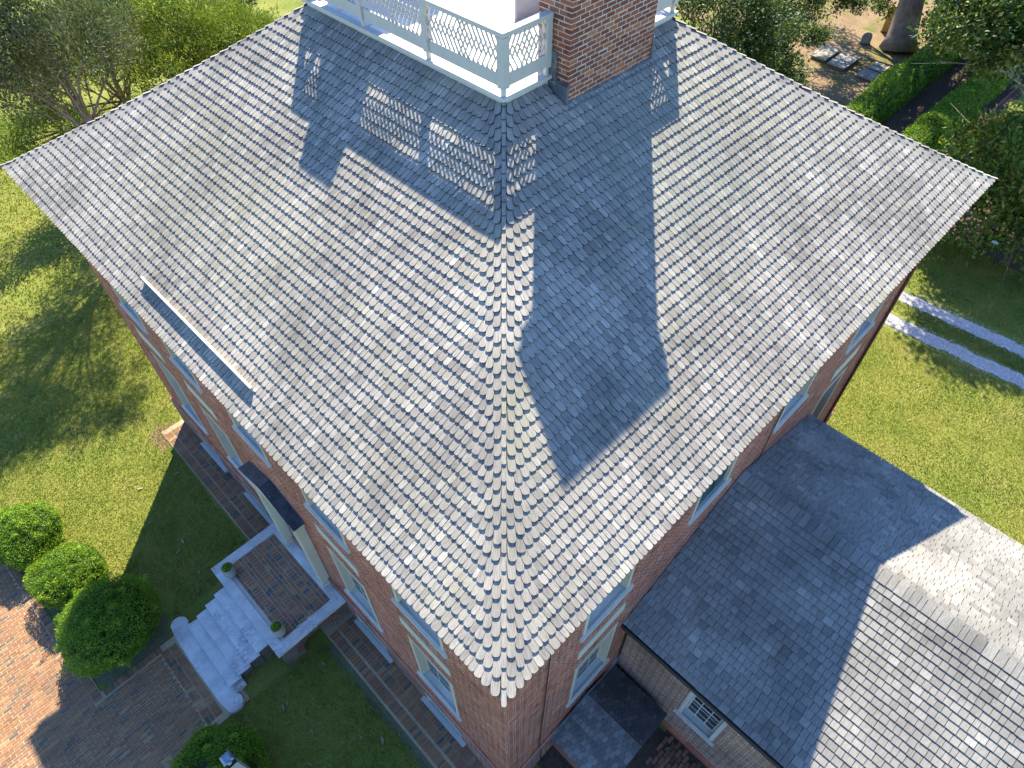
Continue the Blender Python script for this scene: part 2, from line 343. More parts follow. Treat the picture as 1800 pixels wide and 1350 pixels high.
# ------------------------------------------------------------------ the setting
def sheet(name, poly, z, mat):
    mb = MB(); mb.add([(x, y, z) for x, y in poly], [tuple(range(len(poly)))])
    return tag(mb.build(name, mat), kind='structure')
def wavy(poly, step=.35, amp=.08):
    """subdivide an outline and make it uneven"""
    out = []
    for (x0, y0), (x1, y1) in zip(poly, poly[1:]+poly[:1]):
        k = max(1, int(math.hypot(x1-x0, y1-y0)/step))
        for i in range(k):
            t = i/k; out.append((x0+(x1-x0)*t+random.uniform(-amp, amp), y0+(y1-y0)*t+random.uniform(-amp, amp)))
    return out
sheet('lawn', [(-300, -300), (300, -300), (300, 300), (-300, 300)], 0.0, M['lawn'])
sheet('leaf_litter', wavy([(33.5, 9.6), (56, 9.3), (60, 24), (40, 24), (36.5, 17)], .8, .35), .004, M['litter'])
sheet('mulch_path', wavy([(33, 3.9), (60, 3.2), (60, 9.4), (33, 9.7)], .6, .12), .008, M['mulch'])
sheet('mulch_bed', wavy([(28.2, -2.6), (33, -2.2), (33.2, 3.0), (29.0, 3.0)], .5, .3), .004, M['mulch'])
sheet('mossy_border', wavy([(-.95, .2), (-.88, 6.0), (-1.12, 6.0), (-1.22, .2)], .18, .06), .004, M['moss_dirt'])
sheet('shrub_bed', wavy([(-5.9, 9.25), (-4.05, 9.2), (-3.75, 9.9), (-4.6, 11.2), (-5.2, 13.2), (-5.7, 15.6), (-6.3, 15.6), (-6.05, 12)], .25, .06), .004, M['moss_dirt'])
sheet('dark_yard', [(.9, -6), (3.7, -6), (3.7, -.05), (.9, -.05)], .004, M['mulch'])
sheet('worn_corner', wavy([(-1.15, 15.3), (-.4, 15.3), (-.3, 16.1), (-.8, 16.5), (-1.3, 16.1)], .2, .1), .004, M['litter'])
for y0, y1, x0, x1, sl in ((-14, 9, 21.62, 22.24, -.075), (-14, 9, 23.27, 23.87, -.06)):
    L_ = [(x0+sl*y+random.uniform(-.06, .06), y) for y in np.arange(y0, y1, .22)]
    R_ = [(x1+sl*y+random.uniform(-.06, .06), y) for y in np.arange(y0, y1, .22)]
    sheet('gravel_track', L_+R_[::-1], .006, M['gravel'])

# ------------------------------------------------------------------ the brick house
HOUSE = thing('brick_house', 'large red brick house with a grey shingled hip roof and a white railed roof deck', 'house', (W/2, D/2, 0))

def ring_roof():
    mb = MB(); nv = 10
    A, B_ = -OV, -OV
    corners = lambda v: [(-OV+v, -OV+v), (W+OV-v, -OV+v), (W+OV-v, D+OV-v), (-OV+v, D+OV-v)]
    for i in range(nv):
        v0, v1 = RUN*i/nv, RUN*(i+1)/nv
        c0, c1 = corners(v0), corners(v1)
        for k in range(4):
            a, b = c0[k], c0[(k+1) % 4]; c, d = c1[(k+1) % 4], c1[k]
            mb.quad((*a, roof_z(v0)-.022), (*b, roof_z(v0)-.022), (*c, roof_z(v1)-.022), (*d, roof_z(v1)-.022))
    return mb
ROOF = ring_roof().build('roof', M['underlay'], HOUSE)
mb = MB()      # cornice under the eaves
for a in ((-OV+.06, 0, -OV+.06, D+OV-.06), (0, W+OV-.06, -OV+.06, 0), (W, W+OV-.06, 0, D+OV-.06), (0, W, D, D+OV-.06)):
    mb.box(*a, HE-.30, HE-.05)
mb.build('cornice', M['cream'], HOUSE)

# shingle shapes
def shingle(w, L, zt0, zb0, zt1, zb1, tip, tone, n=8):
    """tip at y=0 pointing down the slope, body up to y=L; tip='round', 'square' or 'scale'"""
    if tip == 'square':
        out = [(-w/2, rng.uniform(0, .004)), (w/2, rng.uniform(0, .004))]
    else:
        h = min(w*.5, .062) if tip == 'round' else w*.36
        e = .72 if tip == 'round' else .5
        out = []
        for k in range(n):
            a = math.pi*k/(n-1); ca, sa = math.cos(a), math.sin(a)
            out.append((-w/2*math.copysign(abs(ca)**e, ca), h-h*abs(sa)**e if tip == 'round' else h*(1-sa)))
    out = out+[(w/2*.985, L), (-w/2*.985, L)]
    zt = lambda y: zt0+(zt1-zt0)*y/L
    zb = lambda y: zb0+(zb1-zb0)*y/L
    m = len(out); nt_ = m-2
    V = [(x, y, zt(y)) for x, y in out]+[(x, y, zt(y)) for x, y in out]+[(x, y, zb(y)) for x, y in out]
    F = [tuple(range(m))]
    for i in range(m):
        if i == m-2: continue
        j = (i+1) % m; F.append((m+i, 2*m+i, 2*m+j, m+j))
    tv = np.full(3*m, tone); tv[m:] = 0.0             # weathered end grain, painted darker to deepen the shadow line of each course
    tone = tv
    return np.array(V), F, tone

def tone_pick(): return float(np.clip(rng.normal(.55, .17), .12, 1))
widths = rng.uniform(.066, .138, 36)
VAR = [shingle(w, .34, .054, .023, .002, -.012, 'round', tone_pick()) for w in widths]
WID = np.array(widths)
ROWP = .1522
NROW = int(RUN/ROWP)
mats, vis_ = [], []
def face_shingles(O, eU, eIn, Lf):
    O = np.array(O, float); eU = np.array(eU, float); eIn = np.array(eIn, float)
    for k in range(-1, NROW+1):
        v = 0.0 if k <= 0 else k*ROWP
        if k == -1: v = .035
        if v > RUN-.03: continue
        dz = roof_dz(v); z = roof_z(v)
        u = v+.02+rng.uniform(0, .03)
        while u < Lf-v-.02:
            d0, d1 = u-v, Lf-v-u
            i = int(rng.integers(len(VAR)))
            d = min(d0, d1); s = 1 if d0 < d1 else -1
            if d < .5:            # wider pieces beside the hip
                i = int(np.argsort(-WID)[rng.integers(10)])
            a = max(0.0, 1-d/.75); a = a*a*(3-2*a)*.97
            w = WID[i]
            up = eIn+np.array([0, 0, dz])+eU*s*a; ln = np.linalg.norm(up); up /= ln
            nrm = np.cross(eU, eIn+np.array([0, 0, dz])); nrm /= np.linalg.norm(nrm)
            if nrm[2] < 0: nrm = -nrm
            side = np.cross(up, nrm); side /= np.linalg.norm(side)
            step = w/abs(side@eU)
            uc = u+step/2
            if uc+step/2 > Lf-v+.05: break
            p = O+eU*uc+eIn*v+np.array([0, 0, z+(0 if k != -1 else -.018)+rng.uniform(-.002, .003)])
            p = p-up*rng.uniform(-.004, .007)
            tw = rng.normal(0, .012); sd2 = side+up*tw; up2 = up-side*tw
            sy = max(1.0, 1.0*ln/np.hypot(1, dz)*.98)
            mats.append(frame_mat(p, sd2*.965, up2*sy, nrm)); vis_.append(i)
            u += step+.0045
face_shingles((-OV, -OV, 0), (0, 1, 0), (1, 0, 0), D+2*OV)
face_shingles((-OV, -OV, 0), (1, 0, 0), (0, 1, 0), W+2*OV)
face_shingles((W+OV, -OV, 0), (0, 1, 0), (-1, 0, 0), D+2*OV)
face_shingles((-OV, D+OV, 0), (1, 0, 0), (0, -1, 0), W+2*OV)
keep_mask = np.ones(len(mats), bool)
MT = np.array(mats); VI = np.array(vis_)
pp = MT[:, :3, 3]                                         # nothing under the chimneys
for (x0, x1, y0, y1) in ((6.17, 8.6, 4.74, 6), (6.17, 8.6, D-6, D-4.74)):
    keep_mask &= ~((pp[:, 0] > x0) & (pp[:, 0] < x1) & (pp[:, 1] > y0) & (pp[:, 1] < y1))
MT, VI = MT[keep_mask], VI[keep_mask]
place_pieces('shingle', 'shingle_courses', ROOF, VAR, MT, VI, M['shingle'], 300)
# narrow caps running up the hips
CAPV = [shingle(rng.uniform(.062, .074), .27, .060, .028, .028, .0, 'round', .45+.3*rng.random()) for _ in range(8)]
cm, cv = [], []
for (cx, cy), (dx, dy) in ((((-OV, -OV)), (1, 1)), ((-OV, D+OV), (1, -1)), ((W+OV, -OV), (-1, 1)), ((W+OV, D+OV), (-1, -1))):
    for k in range(NROW+1):
        v = max(k*ROWP-.03, -.02)
        z = roof_z(max(v, 0)); dz = roof_dz(max(v, 0))
        up = np.array([dx, dy, dz]); up = up/np.linalg.norm(up)
        side = np.array([dy, -dx, 0.0])/math.sqrt(2); side = side if np.cross(side, up)[2] > 0 else -side
        nrm = np.cross(side, up)
        cm.append(frame_mat(np.array([cx+dx*v, cy+dy*v, z-.004]), side, up, nrm)); cv.append(int(rng.integers(8)))
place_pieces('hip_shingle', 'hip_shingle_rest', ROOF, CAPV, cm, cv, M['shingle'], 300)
# the raised diverter board over the entrance
mb = MB()
for y0, y1 in ((5.85, 9.72),):
    vx = .43
    x = -OV+vx; z = roof_z(vx)
    mb.box(x-.004, x+.004, y0, y1, z-.03, z+.148)
    mb.add([(x-.035, y0, z+.15), (x+.012, y0, z+.157), (x+.012, y1, z+.157), (x-.035, y1, z+.15), (x-.035, y0, z+.160), (x+.012, y0, z+.167), (x+.012, y1, z+.167), (x-.035, y1, z+.160)],
           [(3,2,1,0),(4,5,6,7),(0,1,5,4),(1,2,6,5),(2,3,7,6),(3,0,4,7)])
mb.build('rain_diverter', M['greywhite'], ROOF)

# ---- walls with openings
def facade_core(name, mat, parent, origin, eU, eN, length, z0, z1, openings, depth=.32, back=None):
    """wall plane 6 mm behind the brick faces; openings (u0,u1,z0,z1) get reveals"""
    origin = Vector(origin); eU = Vector(eU); eN = Vector(eN)
    P = lambda u, z, d: tuple(origin+eU*u+eN*(-d)+Vector((0, 0, z)))
    us = sorted({0, length} | {a for o in openings for a in o[:2]}); zs = sorted({z0, z1} | {a for o in openings for a in o[2:4]})
    mb = MB()
    for a, b in zip(us, us[1:]):
        for c, d in zip(zs, zs[1:]):
            um, zm = (a+b)/2, (c+d)/2
            if any(o[0] < um < o[1] and o[2] < zm < o[3] for o in openings): continue
            mb.quad(P(a, c, 0), P(b, c, 0), P(b, d, 0), P(a, d, 0))
    for u0, u1, a, b in openings:
        mb.quad(P(u0, a, 0), P(u0, b, 0), P(u0, b, depth), P(u0, a, depth)); mb.quad(P(u1, a, 0), P(u1, b, 0), P(u1, b, depth), P(u1, a, depth))
        mb.quad(P(u0, a, 0), P(u1, a, 0), P(u1, a, depth), P(u0, a, depth)); mb.quad(P(u0, b, 0), P(u1, b, 0), P(u1, b, depth), P(u0, b, depth))
        mb.quad(P(u0, a, depth), P(u1, a, depth), P(u1, b, depth), P(u0, b, depth))
    return mb.build(name, mat, parent)

def brick_skin(name, mat, parent, origin, eU, eN, length, z0, z1, openings, bond='flemish', ch=.0765, sl=.212, hl=.104, j=.0115, proud=.0012, tmean=.5):
    """every brick of a wall as real geometry, joined into one part"""
    rows = []
    k = 0; z = z0
    while z+ch <= z1+1e-6:
        pat = [sl, hl] if bond == 'flemish' else [sl]
        per = sum(pat)+j*len(pat)
        u = -(per/2 if k % 2 else 0)-rng.uniform(0, .01)
        q = 0
        while u < length:
            l = pat[q % len(pat)]; q += 1
            iv = [(max(u, 0), min(u+l, length))]
            for o in openings:
                if z+ch-j > o[2]+.002 and z < o[3]-.002:
                    nv = []
                    for a, b in iv:
                        if b <= o[0] or a >= o[1]: nv.append((a, b)); continue
                        if a < o[0]: nv.append((a, o[0]))
                        if b > o[1]: nv.append((o[1], b))
                    iv = nv
            for a, b in iv:
                if b-a > .025: rows.append((a, b, z, z+ch-j))
            u += l+j
        z += ch; k += 1
    R_ = np.array(rows); n = len(R_)
    jit = rng.uniform(-.0008, .0012, n)
    origin = np.array(origin, float); eU = np.array(eU, float); eN = np.array(eN, float)
    def corner(u, z, d): return origin+u[:, None]*eU+z[:, None]*np.array([0, 0, 1.])+d[:, None]*eN
    f = proud+jit; b = np.full(n, -.004)
    rw = rng.uniform(.0, .003, (4, n)); rw[0] += np.where(rng.random(n) < .22, rng.uniform(.004, .022, n), 0); rw[3] += np.where(rng.random(n) < .12, rng.uniform(.002, .010, n), 0)
    V = np.stack([corner(R_[:, 0]+rw[0], R_[:, 2]+rw[1], f), corner(R_[:, 1]-rw[2], R_[:, 2]+rw[1], f), corner(R_[:, 1]-rw[2], R_[:, 3]-rw[3], f), corner(R_[:, 0]+rw[0], R_[:, 3]-rw[3], f),
                  corner(R_[:, 0], R_[:, 2], b), corner(R_[:, 1], R_[:, 2], b), corner(R_[:, 1], R_[:, 3], b), corner(R_[:, 0], R_[:, 3], b)], 1)
    lp = np.array([0,1,2,3, 0,4,5,1, 1,5,6,2, 2,6,7,3, 3,7,4,0])
    loops = (lp[None]+(np.arange(n)*8)[:, None]).ravel()
    tone = np.repeat(np.clip(rng.normal(tmean, .2, n), 0, 1), 8)
    me = mesh_np(name, V.reshape(-1, 3), loops, np.full(n*5, 4), tone)
    o = link(name, me, parent, mat); o['kind'] = 'stuff'
    return o

LEFT_C = [2.25, 5.12, 7.95, 10.88, 13.6]
RIGHT_C = [2.60, 5.90, 9.10, 12.42]
op_left, op_right = [], []
for yc in LEFT_C:
    op_left.append((yc-.70, yc+.70, 6.66, 9.2))
    if yc != 7.95: op_left.append((yc-.70, yc+.70, 2.30, 4.78))
op_left.append((7.3, 8.6, 1.08, 4.2))
op_base = [(yc-.66, yc+.66, .30, .92) for yc in LEFT_C if yc != 7.95]
for xc in RIGHT_C:
    op_right.append((xc-.68, xc+.68, 6.70, 9.2))
op_right += [(1.92, 3.28, 2.42, 4.82), (11.72, 13.12, 2.40, 4.95)]
ZWT = 1.34
WALL_L = facade_core('wall', M['mortar'], HOUSE, (0.0, 0, 0), (0, 1, 0), (-1, 0, 0), D, ZWT, HE-.04, op_left)
WALL_R = facade_core('wall', M['mortar'], HOUSE, (0, 0.0, 0), (1, 0, 0), (0, -1, 0), W, ZWT, HE-.04, op_right)
mb = MB(); mb.box(W-.3, W-.002, .3, D-.002, 0, HE-.04); mb.box(.3, W-.3, D-.3, D-.002, 0, HE-.04); mb.box(.4, W-.4, .4, D-.4, HE-.5, HE-.06)
mb.build('wall', M['brick'], HOUSE)
brick_skin('brick_courses', M['brick'], WALL_L, (0, 0, 0), (0, 1, 0), (-1, 0, 0), D, ZWT, HE-.05, op_left)
brick_skin('brick_courses', M['brick'], WALL_R, (0, 0, 0), (1, 0, 0), (0, -1, 0), W, ZWT, HE-.05, op_right, tmean=.42)
# plinth below the water table
PL = .062
PLI_L = facade_core('plinth', M['mortar'], HOUSE, (-PL, -PL, 0), (0, 1, 0), (-1, 0, 0), D+2*PL, 0, ZWT-.06, [(a+PL, b+PL, c, d) for a, b, c, d in op_base], .2)
PLI_R = facade_core('plinth', M['mortar'], HOUSE, (-PL, -PL, 0), (1, 0, 0), (0, -1, 0), W+2*PL, 0, ZWT-.06, [], .2)
brick_skin('brick_courses', M['dark_brick'], PLI_L, (-PL, -PL, 0), (0, 1, 0), (-1, 0, 0), D+2*PL, 0, ZWT-.06, [(a+PL, b+PL, c, d) for a, b, c, d in op_base], tmean=.5)
brick_skin('brick_courses', M['dark_brick'], PLI_R, (-PL, -PL, 0), (1, 0, 0), (0, -1, 0), W+2*PL, 0, ZWT-.06, [], tmean=.5)
mb = MB(); mb.quad((W+PL, -PL, 0), (W+PL, D, 0), (W+PL, D, ZWT-.06), (W+PL, -PL, ZWT-.06)); mb.quad((-PL, D+PL, 0), (W, D+PL, 0), (W, D+PL, ZWT-.06), (-PL, D+PL, ZWT-.06)); mb.build('plinth', M['brick'], HOUSE)
# moulded bricks of the water table, each a piece
def ledge_brick(l, tone):
    V = np.array([(0,0,0),(l,0,0),(l,-PL-.004,0),(0,-PL-.004,0),(0,.0,.075),(l,.0,.075),(l,-PL*.55,.062),(0,-PL*.55,.062),(0,-PL-.004,.03),(l,-PL-.004,.03)], float)
    return V, [(0,1,2,3),(4,7,6,5),(7,8,9,6),(8,3,2,9),(0,3,8,7,4),(1,5,6,9,2)], tone
LV = [ledge_brick(.222, t) for t in (.25, .35, .45, .5, .55, .62, .7)]
lm_, lv_ = [], []
y = -PL
while y < D:
    lm_.append(frame_mat((-.003, y+.222, ZWT-.065), (0, -1, 0), (1, 0, 0), (0, 0, 1))); lv_.append(int(rng.integers(7))); y += .232
x = -PL+.0
while x < 3.5:
    lm_.append(frame_mat((x, -.003, ZWT-.065), (1, 0, 0), (0, 1, 0), (0, 0, 1))); lv_.append(int(rng.integers(7))); x += .232
x = 11.8
while x < W:
    lm_.append(frame_mat((x, -.003, ZWT-.065), (1, 0, 0), (0, 1, 0), (0, 0, 1))); lv_.append(int(rng.integers(7))); x += .232
mbk = MB()
mbk.box(-PL+.004, 0, -PL+.004, D+PL, ZWT-.07, ZWT-.012); mbk.box(0, W+PL, -PL+.004, 0, ZWT-.07, ZWT-.012)
WT = mbk.build('water_table', M['mortar'], HOUSE)
place_pieces('ledge_brick', 'ledge_brick_rest', WT, LV, lm_, lv_, M['brick'], 300)

# ---- windows: local frame x across, y out of the wall, z up; origin at sill centre on the wall plane
def win_meshes(w, h, cols, rows, shutter=False):
    fr = MB(); t = .10
    for a, b in ((-w/2, -w/2+t), (w/2-t, w/2)):
        fr.box(a, b, -.30, -.012, 0, h); fr.box(a+(.02 if a < 0 else -.0), b-(0 if a < 0 else .02), -.012, .004, .02, h-.02)
    fr.box(-w/2+t, w/2-t, -.30, -.012, h-t, h); fr.box(-w/2, w/2, -.012, .010, h-t*.8, h+.005)
    sa = MB(); w2 = w/2-t; s = .05
    for (za, zb, yy) in ((.02, h*.5, -.20), (h*.5, h-t, -.16)):
        sa.box(-w2, -w2+s, yy-.02, yy+.02, za, zb); sa.box(w2-s, w2, yy-.02, yy+.02, za, zb)
        sa.box(-w2+s, w2-s, yy-.02, yy+.02, za, za+s); sa.box(-w2+s, w2-s, yy-.02, yy+.02, zb-s, zb)
        for c in range(1, cols):
            x = -w2+2*w2*c/cols; sa.box(x-.011, x+.011, yy-.012, yy+.014, za+s, zb-s)
        for r in range(1, rows):
            z = za+(zb-za)*r/rows; sa.box(-w2+s, w2-s, yy-.011, yy+.013, z-.011, z+.011)
    pa = MB()
    pa.box(-w2+.01, w2-.01, -.205, -.197, .03, h*.5); pa.box(-w2+.01, w2-.01, -.165, -.157, h*.5, h-t-.01)
    si = MB()
    si.add([(-w/2-.07, -.002, -.11), (w/2+.07, -.002, -.11), (w/2+.07, .055, -.11), (-w/2-.07, .055, -.11), (-w/2-.07, -.002, -.012), (w/2+.07, -.002, -.012), (w/2+.07, .055, -.03), (-w/2-.07, .055, -.03)],
           [(3,2,1,0),(4,5,6,7),(0,1,5,4),(1,2,6,5),(2,3,7,6),(3,0,4,7)])
    si.add([(-w/2+.002, -.25, -.09), (w/2-.002, -.25, -.09), (w/2-.002, -.001, -.09), (-w/2+.002, -.001, -.09), (-w/2+.002, -.25, .03), (w/2-.002, -.25, .03), (w/2-.002, -.001, -.010), (-w/2+.002, -.001, -.010)],
           [(4,5,6,7),(0,1,5,4),(1,2,6,5),(2,3,7,6),(3,0,4,7)])
    return fr, sa, pa, si
def make_window(parent, w, h, cols, rows, mat_frame='cream'):
    fr, sa, pa, si = win_meshes(w, h, cols, rows)
    f = link('window', fr.mesh('window'), parent, M[mat_frame])
    link('sash', sa.mesh('sash'), f, M[mat_frame]); link('pane', pa.mesh('pane'), f, M['glass']); link('sill', si.mesh('sill'), f, M['greywhite'])
    return f
def dup_part(src, parent):
    r = src.copy(); COL.objects.link(r); r.parent = parent
    if parent.type == 'EMPTY': r.matrix_parent_inverse = Matrix.Translation(-Vector(parent.location))
    for ch in src.children:
        k = ch.copy(); COL.objects.link(k); k.parent = r
    return r
def put(o, p, eX, eY): o.matrix_basis = Matrix(frame_mat(p, eX, eY, (0, 0, 1)).tolist())
LX, LY = (0, -1, 0), (-1, 0, 0)          # facing -x
RX, RY = (1, 0, 0), (0, -1, 0)           # facing -y
pro = {}
def window_at(key, spec, p, eX, eY):
    if key not in pro: o = pro[key] = make_window(HOUSE, *spec)
    else: o = dup_part(pro[key], HOUSE)
    put(o, p, eX, eY); return o
for yc in LEFT_C:
    window_at('up', (1.40, 2.54, 3, 3), (0, yc, 6.66), LX, LY)
    if yc != 7.95: window_at('low', (1.40, 2.48, 3, 3), (0, yc, 2.30), LX, LY)
for xc in RIGHT_C: window_at('up2', (1.36, 2.50, 3, 3), (xc, 0, 6.70), RX, RY)
window_at('low2', (1.36, 2.40, 3, 3), (2.60, 0, 2.42), RX, RY)
window_at('low3', (1.40, 2.55, 3, 3), (12.42, 0, 2.40), RX, RY)
# teal inner shutters of the stair window
mb = MB()
for a, b in ((-.56, -.02), (.02, .56)):
    mb.box(5.9+a, 5.9+b, .06, .10, 6.74, 9.1); mb.box(5.9+a+.07, 5.9+b-.07, .045, .06, 6.85, 7.8); mb.box(5.9+a+.07, 5.9+b-.07, .045, .06, 7.95, 9.0)
mb.build('shutter', M['green_shutter'], HOUSE)
# painted panels over the ground floor windows
for yc in LEFT_C:
    if yc == 7.95: continue
    MB().box(-.028, .004, yc-.74, yc+.74, 5.42, 5.80).build('lintel_panel', M['cream'], HOUSE)
for xc in (2.60, 12.42):
    MB().box(xc-.70, xc+.70, -.028, .004, 5.50, 5.90).build('lintel_panel', M['cream'], HOUSE)
# cellar windows
for i, yc in enumerate([c for c in LEFT_C if c != 7.95]):
    mb = MB(); X = -PL
    mb.box(X+.02, X+.12, yc-.66, yc-.58, .30, .92); mb.box(X+.02, X+.12, yc+.58, yc+.66, .30, .92); mb.box(X-.012, X+.12, yc-.66, yc+.66, .86, .93)
    for k in range(1, 6): mb.box(X+.04, X+.06, yc-.58+1.16*k/6-.012, yc-.58+1.16*k/6+.012, .32, .86)
    f = mb.build('cellar_window', M['cream'], HOUSE)
    MB().box(X+.08, X+.09, yc-.58, yc+.58, .30, .86).build('pane', M['glass'], f)
    MB().box(X-.105, X+.10, yc-.80, yc+.80, .20, .285).build('sill', M['white'], f)

# ---- doorway with pilasters and a little gabled hood
YC = 7.95
DOOR = MB().box(-.002, .10, 7.36, 8.54, 1.10, 4.10).build('door', M['cream'], HOUSE)
mb = MB()
for a, b, c, d in ((7.44, 7.9, 1.25, 2.2), (8.0, 8.46, 1.25, 2.2), (7.44, 7.9, 2.35, 3.9), (8.0, 8.46, 2.35, 3.9)): mb.box(-.016, -.004, a, b, c, d)
mb.build('door_panel', M['cream'], DOOR)
MB().tube([(-.03, 7.46, 2.05), (-.07, 7.46, 2.05)], .03).build('knob', M['iron'], DOOR)
for yc in (7.06, 8.84):
    mb = MB()
    mb.box(-.24, -.01, yc-.14, yc+.14, 1.22, 4.20); mb.box(-.275, -.012, yc-.17, yc+.17, 1.085, 1.22); mb.box(-.27, -.012, yc-.165, yc+.165, 4.20, 4.32)
    for k in (-.07, 0, .07): mb.box(-.248, -.23, yc+k-.018, yc+k+.018, 1.35, 4.05)
    mb.build('pilaster', M['cream'], HOUSE)
mb = MB(); mb.box(-.26, -.012, 6.85, 9.05, 4.32, 4.58); mb.add([(-.25, 6.9, 4.58), (-.25, 9.0, 4.58), (-.25, YC, 5.0), (-.02, 6.9, 4.58), (-.02, 9.0, 4.58), (-.02, YC, 5.0)], [(0,1,2),(0,3,4,1)])
mb.build('entablature', M['cream'], HOUSE)
mb = MB()
for s in (-1, 1):
    y0 = YC+s*1.22
    a = [(-.32, y0, 4.62), (-.32, YC+s*.003, 5.12), (.0, YC+s*.003, 5.12), (.0, y0, 4.62)]
    V = a+[(x, y, z+.05) for x, y, z in a]
    mb.add(V, [(3,2,1,0),(4,5,6,7),(0,1,5,4),(1,2,6,5),(2,3,7,6),(3,0,4,7)])
mb.build('door_hood', M['slate'], HOUSE)

# ---- chimneys
bh, bl, bj = .0800, .2145, .0165
def box_piece(lx, ly, lz, tone):
    V = np.array([(0,0,0),(lx,0,0),(lx,ly,0),(0,ly,0),(.002,.002,lz),(lx-.002,.002,lz),(lx-.002,ly-.002,lz),(.002,ly-.002,lz)], float)
    return V, [(4,5,6,7),(0,1,5,4),(1,2,6,5),(2,3,7,6),(3,0,4,7)], tone
def chimney(x0, x1, y0, y1, z0, z1, keep):
    c_ = MB()
    c_.box(x0+.0025, x1-.0025, y0+.0025, y1-.0025, z0, z1)
    ch = c_.build('chimney', M['mortar'], HOUSE)
    tones = (.2, .3, .36, .42, .48, .54, .6, .68, .78, .9)
    va = [box_piece(bl-bj, .10, bh-bj, t) for t in tones]+[box_piece(.102, .10, bh-bj, t) for t in tones]
    mm, vv = [], []
    k = 0; z = z0
    while z+bh < z1:
        cap = .035*max(0, min(3, int((z-(z1-.42))/bh)+1)) if z > z1-.42 else 0
        X0, X1, Y0, Y1 = x0-cap, x1+cap, y0-cap, y1+cap
        for (ox, oy, ex, ey, L_) in ((X0, Y0, (1, 0, 0), (0, 1, 0), X1-X0), (X1, Y0, (0, 1, 0), (-1, 0, 0), Y1-Y0), (X1, Y1, (-1, 0, 0), (0, -1, 0), X1-X0), (X0, Y1, (0, -1, 0), (1, 0, 0), Y1-Y0)):
            side_is_x = abs(ex[0]) > 0
            odd = (k+(0 if side_is_x else 1)) % 2
            u = 0.0
            first = True
            while u < L_-.03:
                rem = L_-u
                if first and odd: l, t = .106, 1
                elif rem > bl*1.45 or rem > bl*.9: l, t = bl, 0
                else: l, t = .106, 1
                l_eff = min(l, rem)
                sc = (l_eff-bj*.5)/(l-bj*.5) if rem < l+.05 else 1.0
                if rem < l*1.35 and rem > l: sc = rem/l
                first = False
                p = np.array([ox, oy, z])+np.array(ex)*u+rng.uniform(-.001, .001, 3)
                Mx = frame_mat(p, np.array(ex)*sc, np.array(ey), (0, 0, 1))
                mm.append(Mx); vv.append(int(rng.integers(10))+10*t)
                u += l*sc
        z += bh; k += 1
    place_pieces('brick', 'brick_courses', ch, va, mm, vv, M['chimney_brick'], keep)
    MB().box(x0-.13, x1+.13, y0-.13, y1+.13, z1-.02, z1+.06).build('chimney_cap', M['stone'], ch)
    return ch
chimney(6.27, 8.50, 4.80, 5.48, 12.95, 16.43, 300)
chimney(6.27, 8.50, D-5.48, D-4.80, 12.95, 16.43, 0)
mb = MB()       # lead flashing at the chimney foot
mb.box(6.225, 6.262, 4.76, 5.24, 13.0, 13.62); mb.box(6.235, 6.262, 5.04, 5.30, 13.62, 14.06); mb.box(6.20, 6.225, 4.755, 5.24, 13.0, 13.60)
zf = roof_z(4.80+OV)
mb.add([(6.2, 4.68, zf-.09), (8.6, 4.68, zf-.09), (8.6, 4.79, zf-.02), (6.2, 4.79, zf-.02), (6.2, 4.68, zf-.03), (8.6, 4.68, zf-.03), (8.6, 4.79, zf+.045), (6.2, 4.79, zf+.045)], [(4,5,6,7),(0,1,5,4),(1,2,6,5),(3,0,4,7)])
mb.box(8.505, 8.55, 4.78, 5.24, 13.05, 13.68)
mb.build('flashing', M['lead'], HOUSE)

# ---- roof deck and balustrade
x0, x1, y0, y1 = S, W-S, S, D-S
mb = MB(); mb.box(x0+.02, x1-.02, y0+.02, y1-.02, 13.40, 13.645)
DECK = mb.build('roof_deck', M['deck'], HOUSE)
mb = MB()
for k in range(1, 6): mb.box(x0+.06, x1-.06, y0+k*.9-.012, y0+k*.9+.012, 13.645, 13.651)
mb.build('seam', M['greywhite'], DECK)
MB().box(7.33, 9.4, 7.02, 7.07, 13.645, 14.25).build('deck_screen', M['screen'], DECK)
def trim_side(a, b, nout):
    a = Vector(a); b = Vector(b); nrm = Vector(nout)
    return a, b, nrm
CURB = MB(); LIP = MB()
for (ax, ay, bx, by, nx, ny) in ((x0, y0, x0, y1, -1, 0), (x0, y0, x1, y0, 0, -1), (x1, y0, x1, y1, 1, 0), (x0, y1, x1, y1, 0, 1)):
    xs = sorted((ax, bx)); ys = sorted((ay, by))
    if nx: CURB.box(min(ax, ax+nx*.03), max(ax, ax+nx*.03)+(.02 if nx < 0 else 0), ys[0]-.03, ys[1]+.03, 13.38, 13.615)
    else: CURB.box(xs[0]+.0, xs[1], min(ay, ay+ny*.03), max(ay, ay+ny*.03)+.02, 13.38, 13.612)
    if nx: LIP.box(ax-.085 if nx < 0 else ax-.06, ax+.06 if nx < 0 else ax+.085, ys[0]-.085, ys[1]+.085, 13.617, 13.672)
    else: LIP.box(xs[0]+.06, xs[1]-.06, ay-.085 if ny < 0 else ay-.06, ay+.06 if ny < 0 else ay+.085, 13.617, 13.670)
CURB.build('curb', M['white'], DECK); LIP.build('curb_cap', M['greywhite'], DECK)
BAL = MB()
tr = MB(); br = MB()
def rail(p, q, zt0, zt1, w, mb):
    mb.box(min(p[0], q[0])-(w/2 if p[0] == q[0] else 0), max(p[0], q[0])+(w/2 if p[0] == q[0] else 0), min(p[1], q[1])-(w/2 if p[1] == q[1] else 0), max(p[1], q[1])+(w/2 if p[1] == q[1] else 0), zt0, zt1)
XR0 = 6.235
